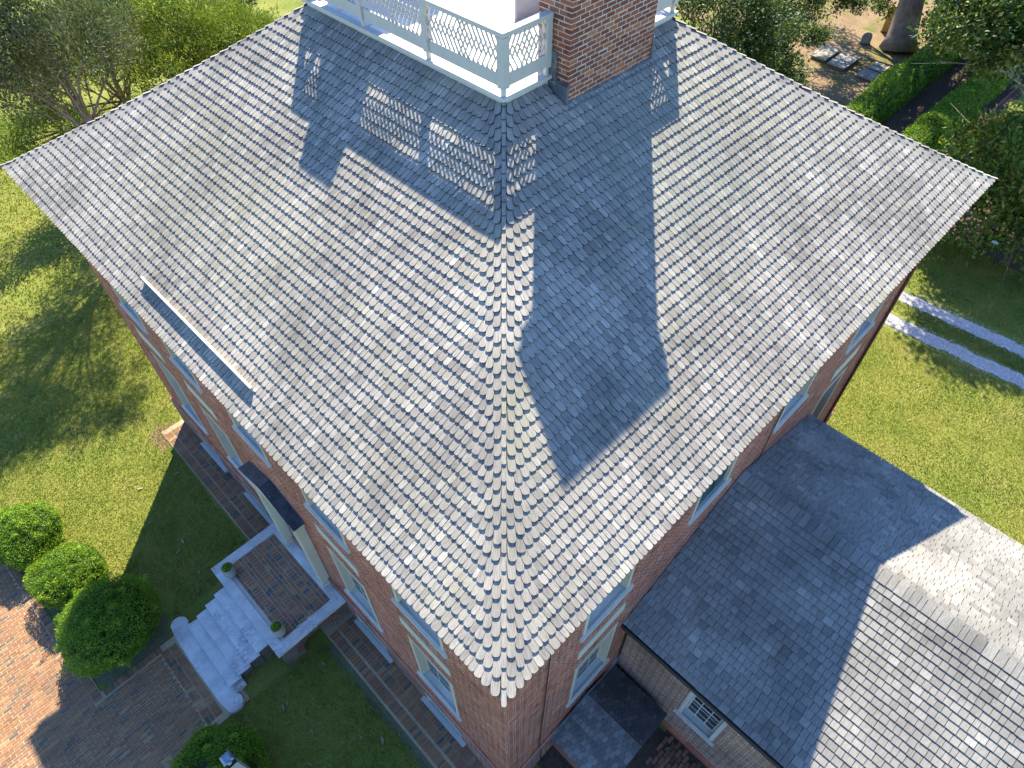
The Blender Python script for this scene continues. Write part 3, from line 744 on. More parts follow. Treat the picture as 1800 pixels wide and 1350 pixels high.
spans = [((x0, y0), (x0, 7.0)), ((x0, 7.0), (x0, 8.8)), ((x0, 8.8), (x0, y1)), ((x0, y0), (XR0, y0)), ((8.55, y0), (x1, y0)), ((x1, y0), (x1, 7.0)), ((x1, 7.0), (x1, 8.8)), ((x1, 8.8), (x1, y1)), ((x0, y1), (XR0, y1)), ((8.55, y1), (x1, y1))]
posts = [(x0, y0), (x0, 7.0), (x0, 8.8), (x0, y1), (XR0-.06, y0), (8.62, y0), (x1, y0), (x1, 7.0), (x1, 8.8), (x1, y1), (XR0-.06, y1), (8.62, y1)]
RAIL = MB()
for (px, py) in ((x0, y0),): RAIL.box(px-.07, px+.07, py-.07, py+.07, 13.80, 14.57)
RAILO = RAIL.build('balustrade', M['white'], HOUSE)
for (px, py) in posts[1:]: MB().box(px-.06, px+.06, py-.06, py+.06, 13.80, 14.57).build('post', M['white'], RAILO)
for (px, py) in posts: MB().box(px-.03, px+.03, py-.03, py+.03, 13.66, 13.80).build('foot_block', M['greywhite'], RAILO)
for (p, q) in spans:
    e = .072
    if p[0] == q[0]: a, b = (p[0], p[1]+e), (q[0], q[1]-e)
    else: a, b = (p[0]+e, p[1]), (q[0]-e, q[1])
    mb = MB(); rail(a, b, 13.80, 14.01, .05, mb); mb.build('bottom_rail', M['white'], RAILO)
mb = MB(); rail((x0, y0-.06), (x0, y1+.06), 14.572, 14.645, .125, mb); mb.build('top_rail', M['white'], RAILO)
mb = MB(); rail((x1, y0-.06), (x1, y1+.06), 14.572, 14.645, .125, mb); mb.build('top_rail', M['white'], RAILO)
for yy in (y0, y1):
    for a, b in ((x0+.0635, XR0+.0), (8.56, x1-.0635)):
        mb = MB(); rail((a, yy), (b, yy), 14.572, 14.643, .125, mb); mb.build('top_rail', M['white'], RAILO)
# fretwork of crossing bars: diagonals that lean both ways and cross in the middle of each panel
def fret(p, q):
    p = np.array(p, float); q = np.array(q, float); L_ = np.linalg.norm(q-p)-.13; e = (q-p)/np.linalg.norm(q-p); c = (p+q)/2
    h = .56; zc = 13.79+.5; w2, h2 = L_/2, h/2; m = 1.75; sp = .105
    for sgn in (1, -1):
        n_ = int((w2+h2/m)/sp)+1
        for k in range(-n_, n_+1):
            xx = k*sp+sp*.5           # crosses mid-height at xx with slope sgn*m
            t0, t1 = -h2, h2          # height range
            lo, hi = sorted(((-w2-xx)*m*sgn, (w2-xx)*m*sgn))
            t0, t1 = max(t0, lo), min(t1, hi)
            # each bar keeps to its own quarter of the diamond, running a little past the crossing
            if sgn*xx < 0: t0 = max(t0, -.11)
            else: t1 = min(t1, .11)
            if t1-t0 < .06: continue
            a = c+e*(xx+t0/(m*sgn)); b = c+e*(xx+t1/(m*sgn))
            off = .008*sgn
            nn = np.array([-e[1], e[0]])*off
            MB().bar((a[0]+nn[0], a[1]+nn[1], zc+t0), (b[0]+nn[0], b[1]+nn[1], zc+t1), .020, .024, up=(e[1], -e[0], 0)).build('lattice_bar', M['white'], RAILO)
for p, q in spans[:5]: fret(p, q)

# ---- thin cable and downpipe on the right front
MB().tube([(.98, -.03, HE-.3), (.98, -.03, ZWT), (.99, -.09, ZWT-.1), (.99, -.09, .1)], .011, 6).build('lightning_cable', M['iron'], HOUSE)
MB().tube([(8.2, -.03, HE-.3), (8.2, -.03, 5.4)], .010, 6).build('lightning_cable', M['iron'], HOUSE)
mb = MB(); mb.tube([(14.25, -.06, HE-.3), (14.25, -.06, ZWT+.05), (14.25, -.13, ZWT-.12), (14.25, -.13, .15)], .042, 8)
mb.build('downpipe', M['downpipe'], HOUSE)

# ------------------------------------------------------------------ the low brick wing on the right
XN, ZN, XR_, ZR_, XF, ZF = 3.54, 4.25, 7.46, 5.95, 11.45, 4.33
YE = -9.5
WING = thing('brick_wing', 'low brick wing with pale square shingled gable roof, joined to the right of the house', 'house', (7.5, -4.5, 0))
wop = [(6.68, 7.66, 1.55, 3.30)]         # u runs from the far end towards the house
WW = facade_core('wall', M['mortar'], WING, (3.85, YE, 0), (0, 1, 0), (-1, 0, 0), -YE-.07, 0, 4.2, wop, .25)
brick_skin('brick_courses', M['dark_brick'], WW, (3.85, YE, 0), (0, 1, 0), (-1, 0, 0), -YE-.07, .36, 4.1, wop, ch=.078, j=.014, tmean=.55)
lm_ = []; y = -.1
while y > -6:
    lm_.append(frame_mat((3.85, y, .24), (0, -1, 0), (1, 0, 0), (0, 0, 1.3))); y -= .232
place_pieces('ledge_brick', 'ledge_brick_rest', WW, LV, lm_, rng.integers(0, 7, len(lm_)), M['brick'], 300)
MB().box(3.80, 3.86, YE, -.08, 0, .235).build('footing', M['dark_brick'], WW)
mb = MB(); mb.box(11.1, 11.2, YE, -.1, 0, 4.3); mb.box(4.05, 11.1, YE, YE+.1, 0, 4.2)
mb.add([(3.9, YE+.05, 4.2), (11.15, YE+.05, 4.2), (XR_, YE+.05, ZR_-.1)], [(0, 1, 2)])
mb.build('wall', M['dark_brick'], WING)
mb = MB()
mb.quad((XN+.02, YE-.1, ZN-.05), (XN+.02, -.01, ZN-.05), (XR_, -.01, ZR_-.06), (XR_, YE-.1, ZR_-.06)); mb.quad((XF-.02, YE-.1, ZF-.05), (XF-.02, -.01, ZF-.05), (XR_, -.01, ZR_-.06), (XR_, YE-.1, ZR_-.06))
WROOF = mb.build('roof', M['underlay'], WING)
mb = MB(); mb.box(XN+.03, XN+.09, YE-.1, -.01, 3.88, ZN-.06); mb.box(XN+.09, 3.84, YE-.1, -.012, 3.88, 3.92); mb.tube([(XN-.01, YE, ZN-.10), (XN-.01, -.02, ZN-.10)], .055, 8)
mb.build('gutter', M['gutter'], WING)
mb = MB(); mb.box(XF-.09, XF-.03, YE-.1, -.01, 3.95, ZF-.06); mb.box(11.2, XF-.09, YE-.1, -.012, 3.95, 3.99)
mb.build('fascia', M['white'], WING)
SQW = rng.uniform(.10, .215, 40)
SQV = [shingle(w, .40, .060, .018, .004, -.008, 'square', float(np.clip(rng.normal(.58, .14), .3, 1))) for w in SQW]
def wing_slope(xe, ze, xr, zr, n, comb):
    mm, vv = [], []
    run = xr-xe; dz = (zr-ze)/abs(run); sg = 1 if run > 0 else -1
    up = np.array([sg, 0, dz]); up /= np.linalg.norm(up)
    side = np.array([0, -1.0*sg, 0]); nrm = np.cross(side, up)
    if nrm[2] < 0: side = -side; nrm = -nrm
    Ls = math.hypot(run, zr-ze)
    for k in range(-1, n):
        t = max(k, 0)*Ls/n+(.03 if k == -1 else 0)
        last = comb and k == n-1
        y = YE-.1+rng.uniform(0, .1)
        while y < -.012:
            i = int(rng.integers(len(SQV))); w = SQW[i]
            if y+w > -.012: w = -.012-y
            if w < .04: break
            p = np.array([xe, y+w/2, ze])+up*(t+rng.uniform(-.004, .004))+nrm*(rng.uniform(-.0015, .003)-(.018 if k == -1 else 0))
            mm.append(frame_mat(p, side*w/SQW[i]*.955, up*(.34/.40 if last else 1.0 if comb else min(1.0, (Ls-t+.01)/.40)), nrm)); vv.append(i)
            y += w+.003
    return mm, vv
a, b = wing_slope(XN, ZN, XR_-.08, ZR_-.035, 25, True)
a2, b2 = wing_slope(XF, ZF, XR_+.06, ZR_-.03, 27, False)
place_pieces('shingle', 'shingle_courses', WROOF, SQV, a+a2, b+b2, M['wing_shingle'], 300)
# the comb of shingles standing over the ridge
fr, sa, pa, si = win_meshes(.98, 1.75, 3, 3)
f = link('window', fr.mesh('window'), WING, M['greywhite']); put(f, (3.85, -2.33, 1.55), LX, LY)
link('sash', sa.mesh('sash'), f, M['greywhite']); link('pane', pa.mesh('pane'), f, M['glass']); link('sill', si.mesh('sill'), f, M['greywhite'])

# ------------------------------------------------------------------ cellar entrance with its own little roof
BULK = thing('cellar_bulkhead', 'small scalloped shingle roof over the cellar entrance in the corner of house and wing', 'shed', (2.55, -.9, 0))
BX0, BXR, BX1, BZ0, BZR, BZ1, BY = 1.36, 2.64, 3.74, 1.14, 1.44, 1.10, -1.72
mb = MB(); mb.box(1.48, 1.58, BY+.1, -.07, 0, 1.12); mb.box(3.5, 3.6, BY+.1, -.07, 0, 1.06); mb.box(1.58, 3.5, BY+.1, BY+.2, 0, 1.08)
mb.build('wall', M['dark_brick'], BULK)
mb = MB(); mb.box(1.8, 3.2, BY+.06, BY+.1, .05, 1.0); mb.build('door', M['greywhite'], BULK)
mb = MB()
for xe, ze in ((BX0, BZ0), (BX1, BZ1)):
    mb.quad((xe, BY, ze-.03), (xe, -.07, ze-.03), (BXR, -.07, BZR-.03), (BXR, BY, BZR-.03))
BROOF = mb.build('roof', M['underlay'], BULK)
def bulk_slope(xe, ze, n, dark):
    mm, vv = [], []
    run = BXR-xe; sg = 1 if run > 0 else -1
    up = np.array([sg, 0, (BZR-ze)/abs(run)]); up /= np.linalg.norm(up)
    side = np.array([0, -1.0*sg, 0]); nrm = np.cross(side, up)
    if nrm[2] < 0: side = -side; nrm = -nrm
    Ls = math.hypot(run, BZR-ze)
    for k in range(-1, n):
        t = max(k, 0)*Ls/n+(.02 if k == -1 else 0)
        y = BY+.0+(.06 if k % 2 else 0)
        while y < -.10:
            w = .128; i = int(rng.integers(12))+(12 if dark else 0)
            p = np.array([xe, y+w/2, ze])+up*(t+rng.uniform(-.003, .003))+nrm*(-.012 if k == -1 else .0)
            mm.append(frame_mat(p, side*.93, up*min(1.0, (Ls-t+.012)/.25), nrm)); vv.append(i); y += w
    return mm, vv
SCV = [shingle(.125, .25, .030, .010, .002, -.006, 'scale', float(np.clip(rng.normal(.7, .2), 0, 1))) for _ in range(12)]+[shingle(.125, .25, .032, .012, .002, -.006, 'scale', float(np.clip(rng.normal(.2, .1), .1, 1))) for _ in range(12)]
a, b = bulk_slope(BX0, BZ0, 10, False); a2, b2 = bulk_slope(BX1, BZ1, 9, True)  # slope facing the wing has its shade put into darker shingle tones
place_pieces('shingle', 'shingle_courses', BROOF, SCV, a+a2, b+b2, M['scale_shingle'], 300)
MB().tube([(BXR, BY, BZR+.012), (BXR, -.07, BZR+.006)], .012, 6).build('ridge_strip', M['scale_shingle'], BROOF)
mb = MB(); mb.add([(BX0-.01, -.085, BZ0+.0), (BXR, -.085, BZR+.02), (BX1, -.085, BZ1), (BX0-.01, -.066, BZ0+.14), (BXR, -.066, BZR+.16), (BX1, -.066, BZ1+.14)], [(0,1,4,3),(1,2,5,4)])
mb.build('flashing', M['lead'], BULK)

# ------------------------------------------------------------------ entrance stoop
STOOP = thing('entrance_stoop', 'marble edged brick landing with marble steps at the front door', 'steps', (-1.5, 7.93, 0))
SY0, SY1, SX, SZ = 6.22, 9.62, -2.18, 1.05
def slab(name, x0, x1, y0, y1, z0, z1): return MB().box(x0, x1, y0, y1, z0, z1).build(name, M['marble'], STOOP)
slab('border_slab', SX, SX+.265, SY0, SY1, SZ-.13, SZ)
slab('border_slab', SX+.268, -.066, SY0, SY0+.29, SZ-.13, SZ-.001)
slab('border_slab', SX+.268, -.066, SY1-.29, SY1, SZ-.13, SZ-.001)
slab('border_slab', -.33, -.066, SY0+.293, SY1-.293, SZ-.13, SZ)
slab('threshold', -.30, -.012, 6.86, 9.04, SZ, SZ+.035)
# brick podium with an arch on each side
def arch_side(y, ny):
    mb = MB(); xa, xb = SX+.05, -.07; c = -1.02; r = .52; zt = SZ-.13
    n_ = 14
    pts = [(c+r*math.cos(math.pi*k/n_), .22+.52*math.sin(math.pi*k/n_)) for k in range(n_+1)]
    V = []; 
    for (x, z) in pts: V.append((x, y, z))
    top = [(c+(xb-c if x > c else (c-xa)*-1)*0+x, y, zt) for x, z in pts]
    for i in range(n_):
        mb.quad((pts[i][0], y, pts[i][1]), (pts[i+1][0], y, pts[i+1][1]), (pts[i+1][0], y, zt), (pts[i][0], y, zt))
        mb.quad((pts[i][0], y, pts[i][1]), (pts[i+1][0], y, pts[i+1][1]), (pts[i+1][0], y-ny*.3, pts[i+1][1]), (pts[i][0], y-ny*.3, pts[i][1]))
    mb.quad((xa, y, 0), (c-r, y, 0), (c-r, y, zt), (xa, y, zt)); mb.quad((c+r, y, 0), (xb, y, 0), (xb, y, zt), (c+r, y, zt))
    mb.quad((c-r, y-ny*.3, 0), (c+r, y-ny*.3, 0), (c+r, y-ny*.3, zt), (c-r, y-ny*.3, zt))
    for s in (-1, 1): mb.quad((c+s*r, y, 0), (c+s*r, y-ny*.3, 0), (c+s*r, y-ny*.3, .22), (c+s*r, y, .22))
    return mb
mb = arch_side(SY0+.05, -1); m2 = arch_side(SY1-.05, 1)
mb.add(m2.V, m2.F); mb.quad((SX+.05, SY0+.05, 0), (SX+.05, SY1-.05, 0), (SX+.05, SY1-.05, SZ-.13), (SX+.05, SY0+.05, SZ-.13))
mb.quad((SX+.268, SY0+.2, SZ-.03), (-.2, SY0+.2, SZ-.03), (-.2, SY1-.2, SZ-.03), (SX+.268, SY1-.2, SZ-.03))
POD = mb.build('podium', M['rubble'], STOOP)
av, am = [], []
for k in range(13):
    a_ = math.pi*(k+.5)/13
    d = np.array([math.cos(a_), 0, math.sin(a_)]); t = np.array([-math.sin(a_), 0, math.cos(a_)])
    am.append(frame_mat(np.array([-1.02, SY0+.052, .22])+d*.53-t*.055, t, np.array([0, -1., 0]), d)); av.append(0)
place_pieces('arch_brick', 'arch_brick_rest', POD, [(lambda v: (v[0]*np.array([1.06, .22, 2.6]), v[1], v[2]))(box_piece(.10, .10, .0765, .45))], am, av, M['dark_brick'], 300)
# treads
tz = [.845, .675, .505, .335]
for k, z in enumerate(tz):
    xb = SX+.03-.33*k; xa = xb-.36
    slab('step', xa-.0, xb, 6.79, 9.01, z-.055, z)
    MB().box(xa+.03, xb+.02, 6.86, 8.94, .02, z-.057).build('step_base', M['rubble'], STOOP)
pts = [(-3.53, 6.60), (-3.20, 6.60), (-3.20, 9.22), (-3.53, 9.22)]
outl = [(-3.16, 6.66), (-3.40, 6.64), (-3.47, 6.58)]+[(-3.64+.235*math.cos(a), 6.46+.235*math.sin(a)) for a in np.linspace(.55, -2.6, 12)]
outl += [(-3.90, 6.75), (-3.92, 7.9), (-3.90, 9.05)]+[(-3.64+.235*math.cos(a), 9.33+.235*math.sin(a)) for a in np.linspace(2.6, -.55, 12)]+[(-3.47, 9.21), (-3.40, 9.15), (-3.16, 9.13)]
MB().prism(outl[::-1], .02, .165).build('bottom_step', M['marble'], STOOP)
def paver(l, w, h, tone):
    b_ = .004
    V = np.array([(0,0,0),(l,0,0),(l,w,0),(0,w,0),(b_,b_,h),(l-b_,b_,h),(l-b_,w-b_,h),(b_,w-b_,h)], float)
    return V, [(4,5,6,7),(0,1,5,4),(1,2,6,5),(2,3,7,6),(3,0,4,7)], tone
PT = (.02, .12, .24, .3, .36, .42, .5, .56, .62, .68, .76, .85, .95)
def lay(parent, stuff, rows, mat, h, keep, pv=None, jit=.003):
    """rows: (x,y,l,w) rectangles at height z"""
    mm, vv, vs, key = [], [], [], {}
    for (x, y, l, w, z) in rows:
        kk = (round(l, 3), round(w, 3), int(rng.choice(len(PT), p=pv)))
        if kk not in key: key[kk] = len(vs); vs.append(paver(l, w, h, PT[kk[2]]))
        a_ = rng.normal(0, .008)
        mm.append(frame_mat((x+rng.uniform(-jit, jit), y+rng.uniform(-jit, jit), z+rng.uniform(-jit, jit)), (math.cos(a_), math.sin(a_), rng.normal(0, .01)), (-math.sin(a_), math.cos(a_), rng.normal(0, .01)), (0, 0, 1))); vv.append(key[kk])
    place_pieces('brick', stuff, parent, vs, mm, vv, mat, keep)
rows = []; x = -.335; Y0, Y1 = SY0+.295, SY1-.295
for kind in ('s', 's', 'p', 's', 's', 's', 'p', 's', 's', 'p', 's'):
    if kind == 's':
        x -= .104; y = Y0-rng.uniform(0, .2)
        if x < SX+.27: break
        while y < Y1:
            a_, b_ = max(y, Y0), min(y+.208, Y1)
            if b_-a_ > .05: rows.append((x, a_, .096, b_-a_-.009 if b_-a_ < .2 else .199, SZ-.042))
            y += .208
    else:
        x -= .214; y = Y0
        if x < SX+.26: break
        while y < Y1-.05:
            rows.append((x, y, .205, .093, SZ-.042)); y += .1035
sp_ = np.array([.04, .07, .09, .1, .12, .14, .14, .1, .08, .05, .04, .02, .01]); sp_ /= sp_.sum()
MB().box(SX+.27, -.334, Y0, Y1, SZ-.10, SZ-.012).build('joint_bed', M['mortar'], STOOP)
lay(STOOP, 'brick_rest', rows, M['paver'], .038, 300, sp_, .0015)

# ------------------------------------------------------------------ brick paving
pp_ = np.array([.03, .05, .07, .1, .1, .12, .13, .12, .1, .08, .05, .03, .02]); pp_ /= pp_.sum()
def in_path(x, y):
    return (x > -4.40 and False) or (6.50 < y < 9.03 and -12 < x < -4.42) or (-12 < x < -6.22 and 9.03 <= y < 17.2)
PATH = sheet('brick_path', [(-12, 6.30), (-3.3, 6.30), (-3.3, 9.24), (-5.98, 9.24), (-6.15, 12.8), (-6.6, 17.5), (-12, 17.5)], .022, M['sand_joint'])
rows = []
bw, bl_ = .083, .236
k = 0; y = 6.50
while y < 17.2:
    x = -12+(bl_/2 if k % 2 else 0)+rng.uniform(-.02, .02)
    while x < -4.4:
        xe = -4.42 if y < 9.03-.05 else -6.24-(.036*(y-9.0))
        if x+.05 < xe:
            l = min(bl_-.012, xe-x); 
            if l > .06: rows.append((x, y, bl_-.012 if l > .2 else round(l, 2), bw-.012, .008))
        x += bl_
    y += bw; k += 1
x = -12.0
while x < -4.4:           # soldier courses on the two edges
    rows.append((x, 6.29, .092, .20, .008))
    if x > -5.95: rows.append((x, 9.04, .092, .20, .008))
    x += .101
y = 9.06
while y < 17.2:
    rows.append((-6.22-.036*(y-9), y, .21, .074, .008)); y += .083
y = 6.5                  # band of paired bricks at the foot of the steps
q = 0
while y < 9.0:
    if q % 2 == 0:
        rows += [(-4.40, y, .10, .20, .010), (-4.29, y, .10, .20, .010)]; 
        rows += [(-4.17, y, .20, .097, .010), (-4.17, y+.105, .20, .097, .010)]
    else:
        rows += [(-4.40, y, .21, .097, .010), (-4.40, y+.105, .21, .097, .010), (-4.17, y, .097, .2, .010), (-4.07, y, .097, .2, .010)]
    y += .212; q += 1
lay(PATH, 'brick_rest', rows, M['paver'], .022, 300, pp_)
WALK = sheet('brick_walk', [(-.96, .3), (-.07, .3), (-.07, 16.0), (-.85, 16.0)], .022, M['sand_joint'])
rows = []; y = .35
while y < 15.75:
    if not (SY0-.02 < y+.05 < SY1+.0):
        for x0_, l in ((-.315, .24), (-.565, .24), (-.83-(16-y)*.004, .25)):
            rows.append((x0_, y, l, .091, .008))
    y += .1004
lay(WALK, 'brick_rest', rows, M['paver'], .022, 300, sp_, .0025)
YARD = sheet('brick_yard', [(3.0, -5.5), (3.82, -5.5), (3.82, -1.9), (2.2, -1.9)], .008, M['mulch'])
rows = []; y = -1.95; k = 0
while y > -4.2:
    x = 1.7+(.11 if k % 2 else 0)
    while x < 3.6: 
        if rng.random() < .8: rows.append((x, y-.1, .205, .092, .004))
        x += .22
    y -= .105; k += 1
lay(YARD, 'brick_rest', rows, M['dark_brick'], .02, 300, np.ones(13)/13, .012)

# ------------------------------------------------------------------ flower pots on the landing
POT = None
for i, (x, y) in enumerate(((-1.84, 9.05), (-1.78, 6.70))):
    lab = ('round stone pot of green leaves on the left front corner of the marble landing', 'round stone pot of green leaves on the landing corner nearest the house corner')[i]
    if POT is None:
        POT = thing('flower_pot', lab, 'flower pot', (x, y, SZ+.01), 'pots on the landing')
        prof = [(.10, 0), (.135, .03), (.165, .14), (.165, .26), (.145, .36), (.15, .40), (.165, .42), (.165, .445), (.135, .445), (.13, .40)]
        b_ = MB().lathe((0, 0, 0), prof, 22); me = b_.mesh('bowl', True)
        o = link('bowl', me, POT, M['terracotta']); o.matrix_parent_inverse = Matrix.Identity(4)
        V, F = [], []
        mbp = MB()
        for k in range(420):
            r = .15*math.sqrt(random.random()); a_ = random.random()*6.283; hz = .40+.13*(1-(r/.16)**2)*random.uniform(.5, 1.1)
            c_ = Vector((r*math.cos(a_), r*math.sin(a_), hz)); d = Vector((random.gauss(0, 1), random.gauss(0, 1), random.gauss(.5, .5))).normalized()*.032
            s_ = d.cross(Vector((random.gauss(0, 1), random.gauss(0, 1), random.gauss(0, 1)))).normalized()*.016
            mbp.add([c_-d, c_+s_, c_+d, c_-s_], [(0, 1, 2, 3)], random.random()*.8+.1)
        o = link('plant', mbp.mesh('plant'), POT, M['boxwood']); o.matrix_parent_inverse = Matrix.Identity(4)
        mbs = MB().lathe((0, 0, 0), [(.128, .37), (.128, .39)], 16); o = link('soil', mbs.mesh('soil'), POT, M['mulch']); o.matrix_parent_inverse = Matrix.Identity(4)
    else:
        r = POT.copy(); COL.objects.link(r); r.location = (x, y, SZ+.01); r['label'] = lab; r.rotation_euler.z = 1.3
        for ch in POT.children: k = ch.copy(); COL.objects.link(k); k.parent = r

# ------------------------------------------------------------------ lamp post by the front lawn
LP = Vector((-4.14, 4.48, 0))
LAMP = thing('lamp_post', 'white lamp post with a small square metal lantern beside the path', 'lamp post', tuple(LP))
ZL = 2.52
MB().box(LP.x-.085, LP.x+.085, LP.y-.085, LP.y+.085, 0, ZL-.34).build('post', M['white'], LAMP)
mb = MB(); mb.box(LP.x-.095, LP.x+.095, LP.y-.095, LP.y+.095, ZL-.34, ZL-.31)
for sx in (-1, 1):
    for sy in (-1, 1): mb.box(LP.x+sx*.09-.012, LP.x+sx*.09+.012, LP.y+sy*.09-.012, LP.y+sy*.09+.012, ZL-.31, ZL-.04)
mb.box(LP.x-.125, LP.x+.125, LP.y-.125, LP.y+.125, ZL-.04, ZL-.015)
mb.build('lantern_frame', M['iron'], LAMP)
MB().box(LP.x-.085, LP.x+.085, LP.y-.085, LP.y+.085, ZL-.305, ZL-.045).build('lantern_glass', M['glass'], LAMP)
mb = MB(); mb.add([(LP.x-.12, LP.y-.12, ZL-.014), (LP.x+.12, LP.y-.12, ZL-.014), (LP.x+.12, LP.y+.12, ZL-.014), (LP.x-.12, LP.y+.12, ZL-.014), (LP.x-.075, LP.y-.075, ZL+.03), (LP.x+.075, LP.y-.075, ZL+.03), (LP.x+.075, LP.y+.075, ZL+.03), (LP.x-.075, LP.y+.075, ZL+.03)],
       [(4,5,6,7),(0,1,5,4),(1,2,6,5),(2,3,7,6),(3,0,4,7)])
mb.build('lantern_roof', M['copper'], LAMP)
MB().tube([(LP.x, LP.y-.12, ZL+.0), (LP.x, LP.y-.16, ZL-.0)], .045, 10).build('light_sensor', M['white'], LAMP)

# ------------------------------------------------------------------ foliage
def leaf_quads(C, Dr, Nn, l, w, fold=.25):
    """pointed leaves: base C, direction Dr, normal Nn (all Nx3), length l, width w (N)"""
    Sd = np.cross(Dr, Nn); Sd /= np.linalg.norm(Sd, axis=1, keepdims=True)+1e-9
    l = l[:, None]; w = w[:, None]
    return np.stack([C, C+Dr*l*.45+Sd*w/2+Nn*l*fold*.3, C+Dr*l, C+Dr*l*.45-Sd*w/2+Nn*l*fold*.3], 1)
def unit(v): return v/(np.linalg.norm(v, axis=-1, keepdims=True)+1e-9)
def leaf_object(name, C, Dr, Nn, l, w, tone, mat, parent):
    V = leaf_quads(C, Dr, Nn, l, w); n = len(V)
    me = mesh_np(name, V.reshape(-1, 3), np.arange(n*4), np.full(n, 4), np.repeat(np.clip(tone, 0, 1), 4))
    return link(name, me, parent, mat)
def crown_points(blobs, n, nclump, csize, shell=.55, squash=.8):
    """leaf clumps spread through a crown made of ellipsoids: returns point, outward dir, clump value"""
    blobs = [(np.array(c, float), np.array(r, float)) for c, r in blobs]
    vol = np.array([np.prod(r)**.66 for c, r in blobs]); vol /= vol.sum()
    bi = rng.choice(len(blobs), nclump, p=vol)
    d = unit(rng.normal(size=(nclump, 3))); d[:, 2] = np.where(d[:, 2] < -.55, -d[:, 2], d[:, 2])
    rad = shell+(1-shell)*rng.random((nclump, 1))**.6
    cc = np.array([c for c, r in blobs])[bi]; rr = np.array([r for c, r in blobs])[bi]
    cl = cc+d*rr*rad*rng.uniform(.88, 1.12, (nclump, 1))
    cv = rng.normal(0, .16, nclump)
    ci = rng.integers(0, nclump, n)
    off = rng.normal(size=(n, 3))*csize; off[:, 2] *= squash
    return cl[ci]+off, unit(d[ci]+unit(off)*.6), cv[ci], ci
def trunk_and_limbs(parent, base, top, r0, targets, mat, lean=(0, 0)):
    base = Vector(base); top = Vector(top); mb = MB()
    pts = [base+(top-base)*t+Vector((math.sin(t*5)*.08, math.cos(t*4)*.08, 0)) for t in (0, .06, .2, .4, .6, .8, 1)]
    mb.tube(pts, [r0*1.5, r0*1.1, r0*.92, r0*.75, r0*.58, r0*.4, r0*.2], 9)
    t_ = mb.build('trunk', mat, parent, True)
    lb = MB()
    for tg in targets:
        tg = Vector(tg); s = random.uniform(.25, .7); p0 = base+(top-base)*s
        mid = (p0+tg)/2+Vector((random.gauss(0, .2), random.gauss(0, .2), .25))
        lb.tube([p0, (p0+mid)/2+Vector((0, 0, .05)), mid, (mid+tg)/2, tg], [r0*.32, r0*.26, r0*.19, r0*.12, r0*.05], 6)
        for _ in range(3):
            e = tg+Vector((random.gauss(0, .5), random.gauss(0, .5), random.gauss(0, .35)))
            lb.tube([mid, (mid+e)/2+Vector((0, 0, .1)), e], [r0*.11, r0*.07, r0*.02], 5)
    lb.build('limbs', mat, t_, True)
def tree(name, label, base, blobs, n, ls, ws, mat, bark, r0, nclump, csize, shell=.5, spray=False, droop=0.0, tone0=.45, cat='tree', group=None, extra=18):
    t = thing(name, label, cat, base, group)
    top = max((b[0] for b in blobs), key=lambda c: c[2])
    tg = [b[0] for b in blobs]
    for _ in range(extra):
        c, r = blobs[random.randrange(len(blobs))]; tg.append([c[k]+r[k]*random.uniform(-.75, .75) for k in range(3)])
    trunk_and_limbs(t, base, (base[0]*.6+top[0]*.4, base[1]*.6+top[1]*.4, top[2]), r0, tg, bark)
    P, d, cv, ci = crown_points(blobs, n, nclump, csize, shell)
    if spray:
        # feathery sprays: leaves of one clump line up along a common outward axis
        ax = unit(rng.normal(size=(nclump, 3))*.55+np.array([0, 0, .25]))
        ax = unit(ax+0*ax)[ci]
        Dr = unit(ax+d*.7+rng.normal(size=(n, 3))*.35); P = P+ax*rng.normal(0, csize*1.1, (n, 1))
        Nn = unit(rng.normal(size=(n, 3))+np.array([0, 0, .6]))
    else:
        Nn = unit(d*.5+rng.normal(size=(n, 3))*.45+np.array([0, 0, .75])); Dr = unit(d*.6+rng.normal(size=(n, 3))*.8-np.array([0, 0, droop]))
    Nn = unit(Nn-Dr*np.sum(Nn*Dr, 1, keepdims=True))
    l = rng.uniform(.7, 1.3, n)*ls; w = l*ws/ls*rng.uniform(.8, 1.2, n)
    leaf_object('crown', P, Dr, Nn, l, w, tone0+cv+rng.normal(0, .17, n), M[mat], t)
    return t

tree('cedar_tree', 'tall grey green cedar with bare grey twigs at the far left behind the lawn', (4.2, 27.8, 0),
     [((3.8, 27.2, 9.0), (2.4, 2.2, 2.6)), ((2.2, 26.2, 8.6), (2.0, 1.8, 1.8)), ((5.2, 28.6, 7.2), (2.2, 2.0, 1.6)), ((2.6, 28.0, 6.4), (1.8, 1.6, 1.1)), ((.6, 25.6, 9.0), (1.7, 1.6, 1.3)), ((4.6, 24.6, 8.6), (1.8, 1.6, 1.1))],
     34000, .17, .045, 'greycedar', M['grey_bark'], .17, 520, .22, .35, True, tone0=.53, extra=10)
tree('cedar_tree', 'sparse cedar showing dark branches and bright lawn through its lower crown', (6.6, 31.4, 0),
     [((6.4, 30.2, 6.4), (2.2, 1.9, 1.2)), ((3.0, 31.6, 3.4), (2.0, 1.5, .9)), ((1.0, 30.6, 3.0), (1.8, 1.4, .9)), ((4.4, 29.4, 3.2), (1.5, 1.2, .8)), ((4.8, 32.4, 4.8), (2.0, 2.0, 1.0)), ((8.0, 32.0, 4.8), (2.0, 1.7, 1.1))],
     22000, .17, .045, 'cedar', M['bark'], .18, 420, .2, .3, True, tone0=.45, extra=16)
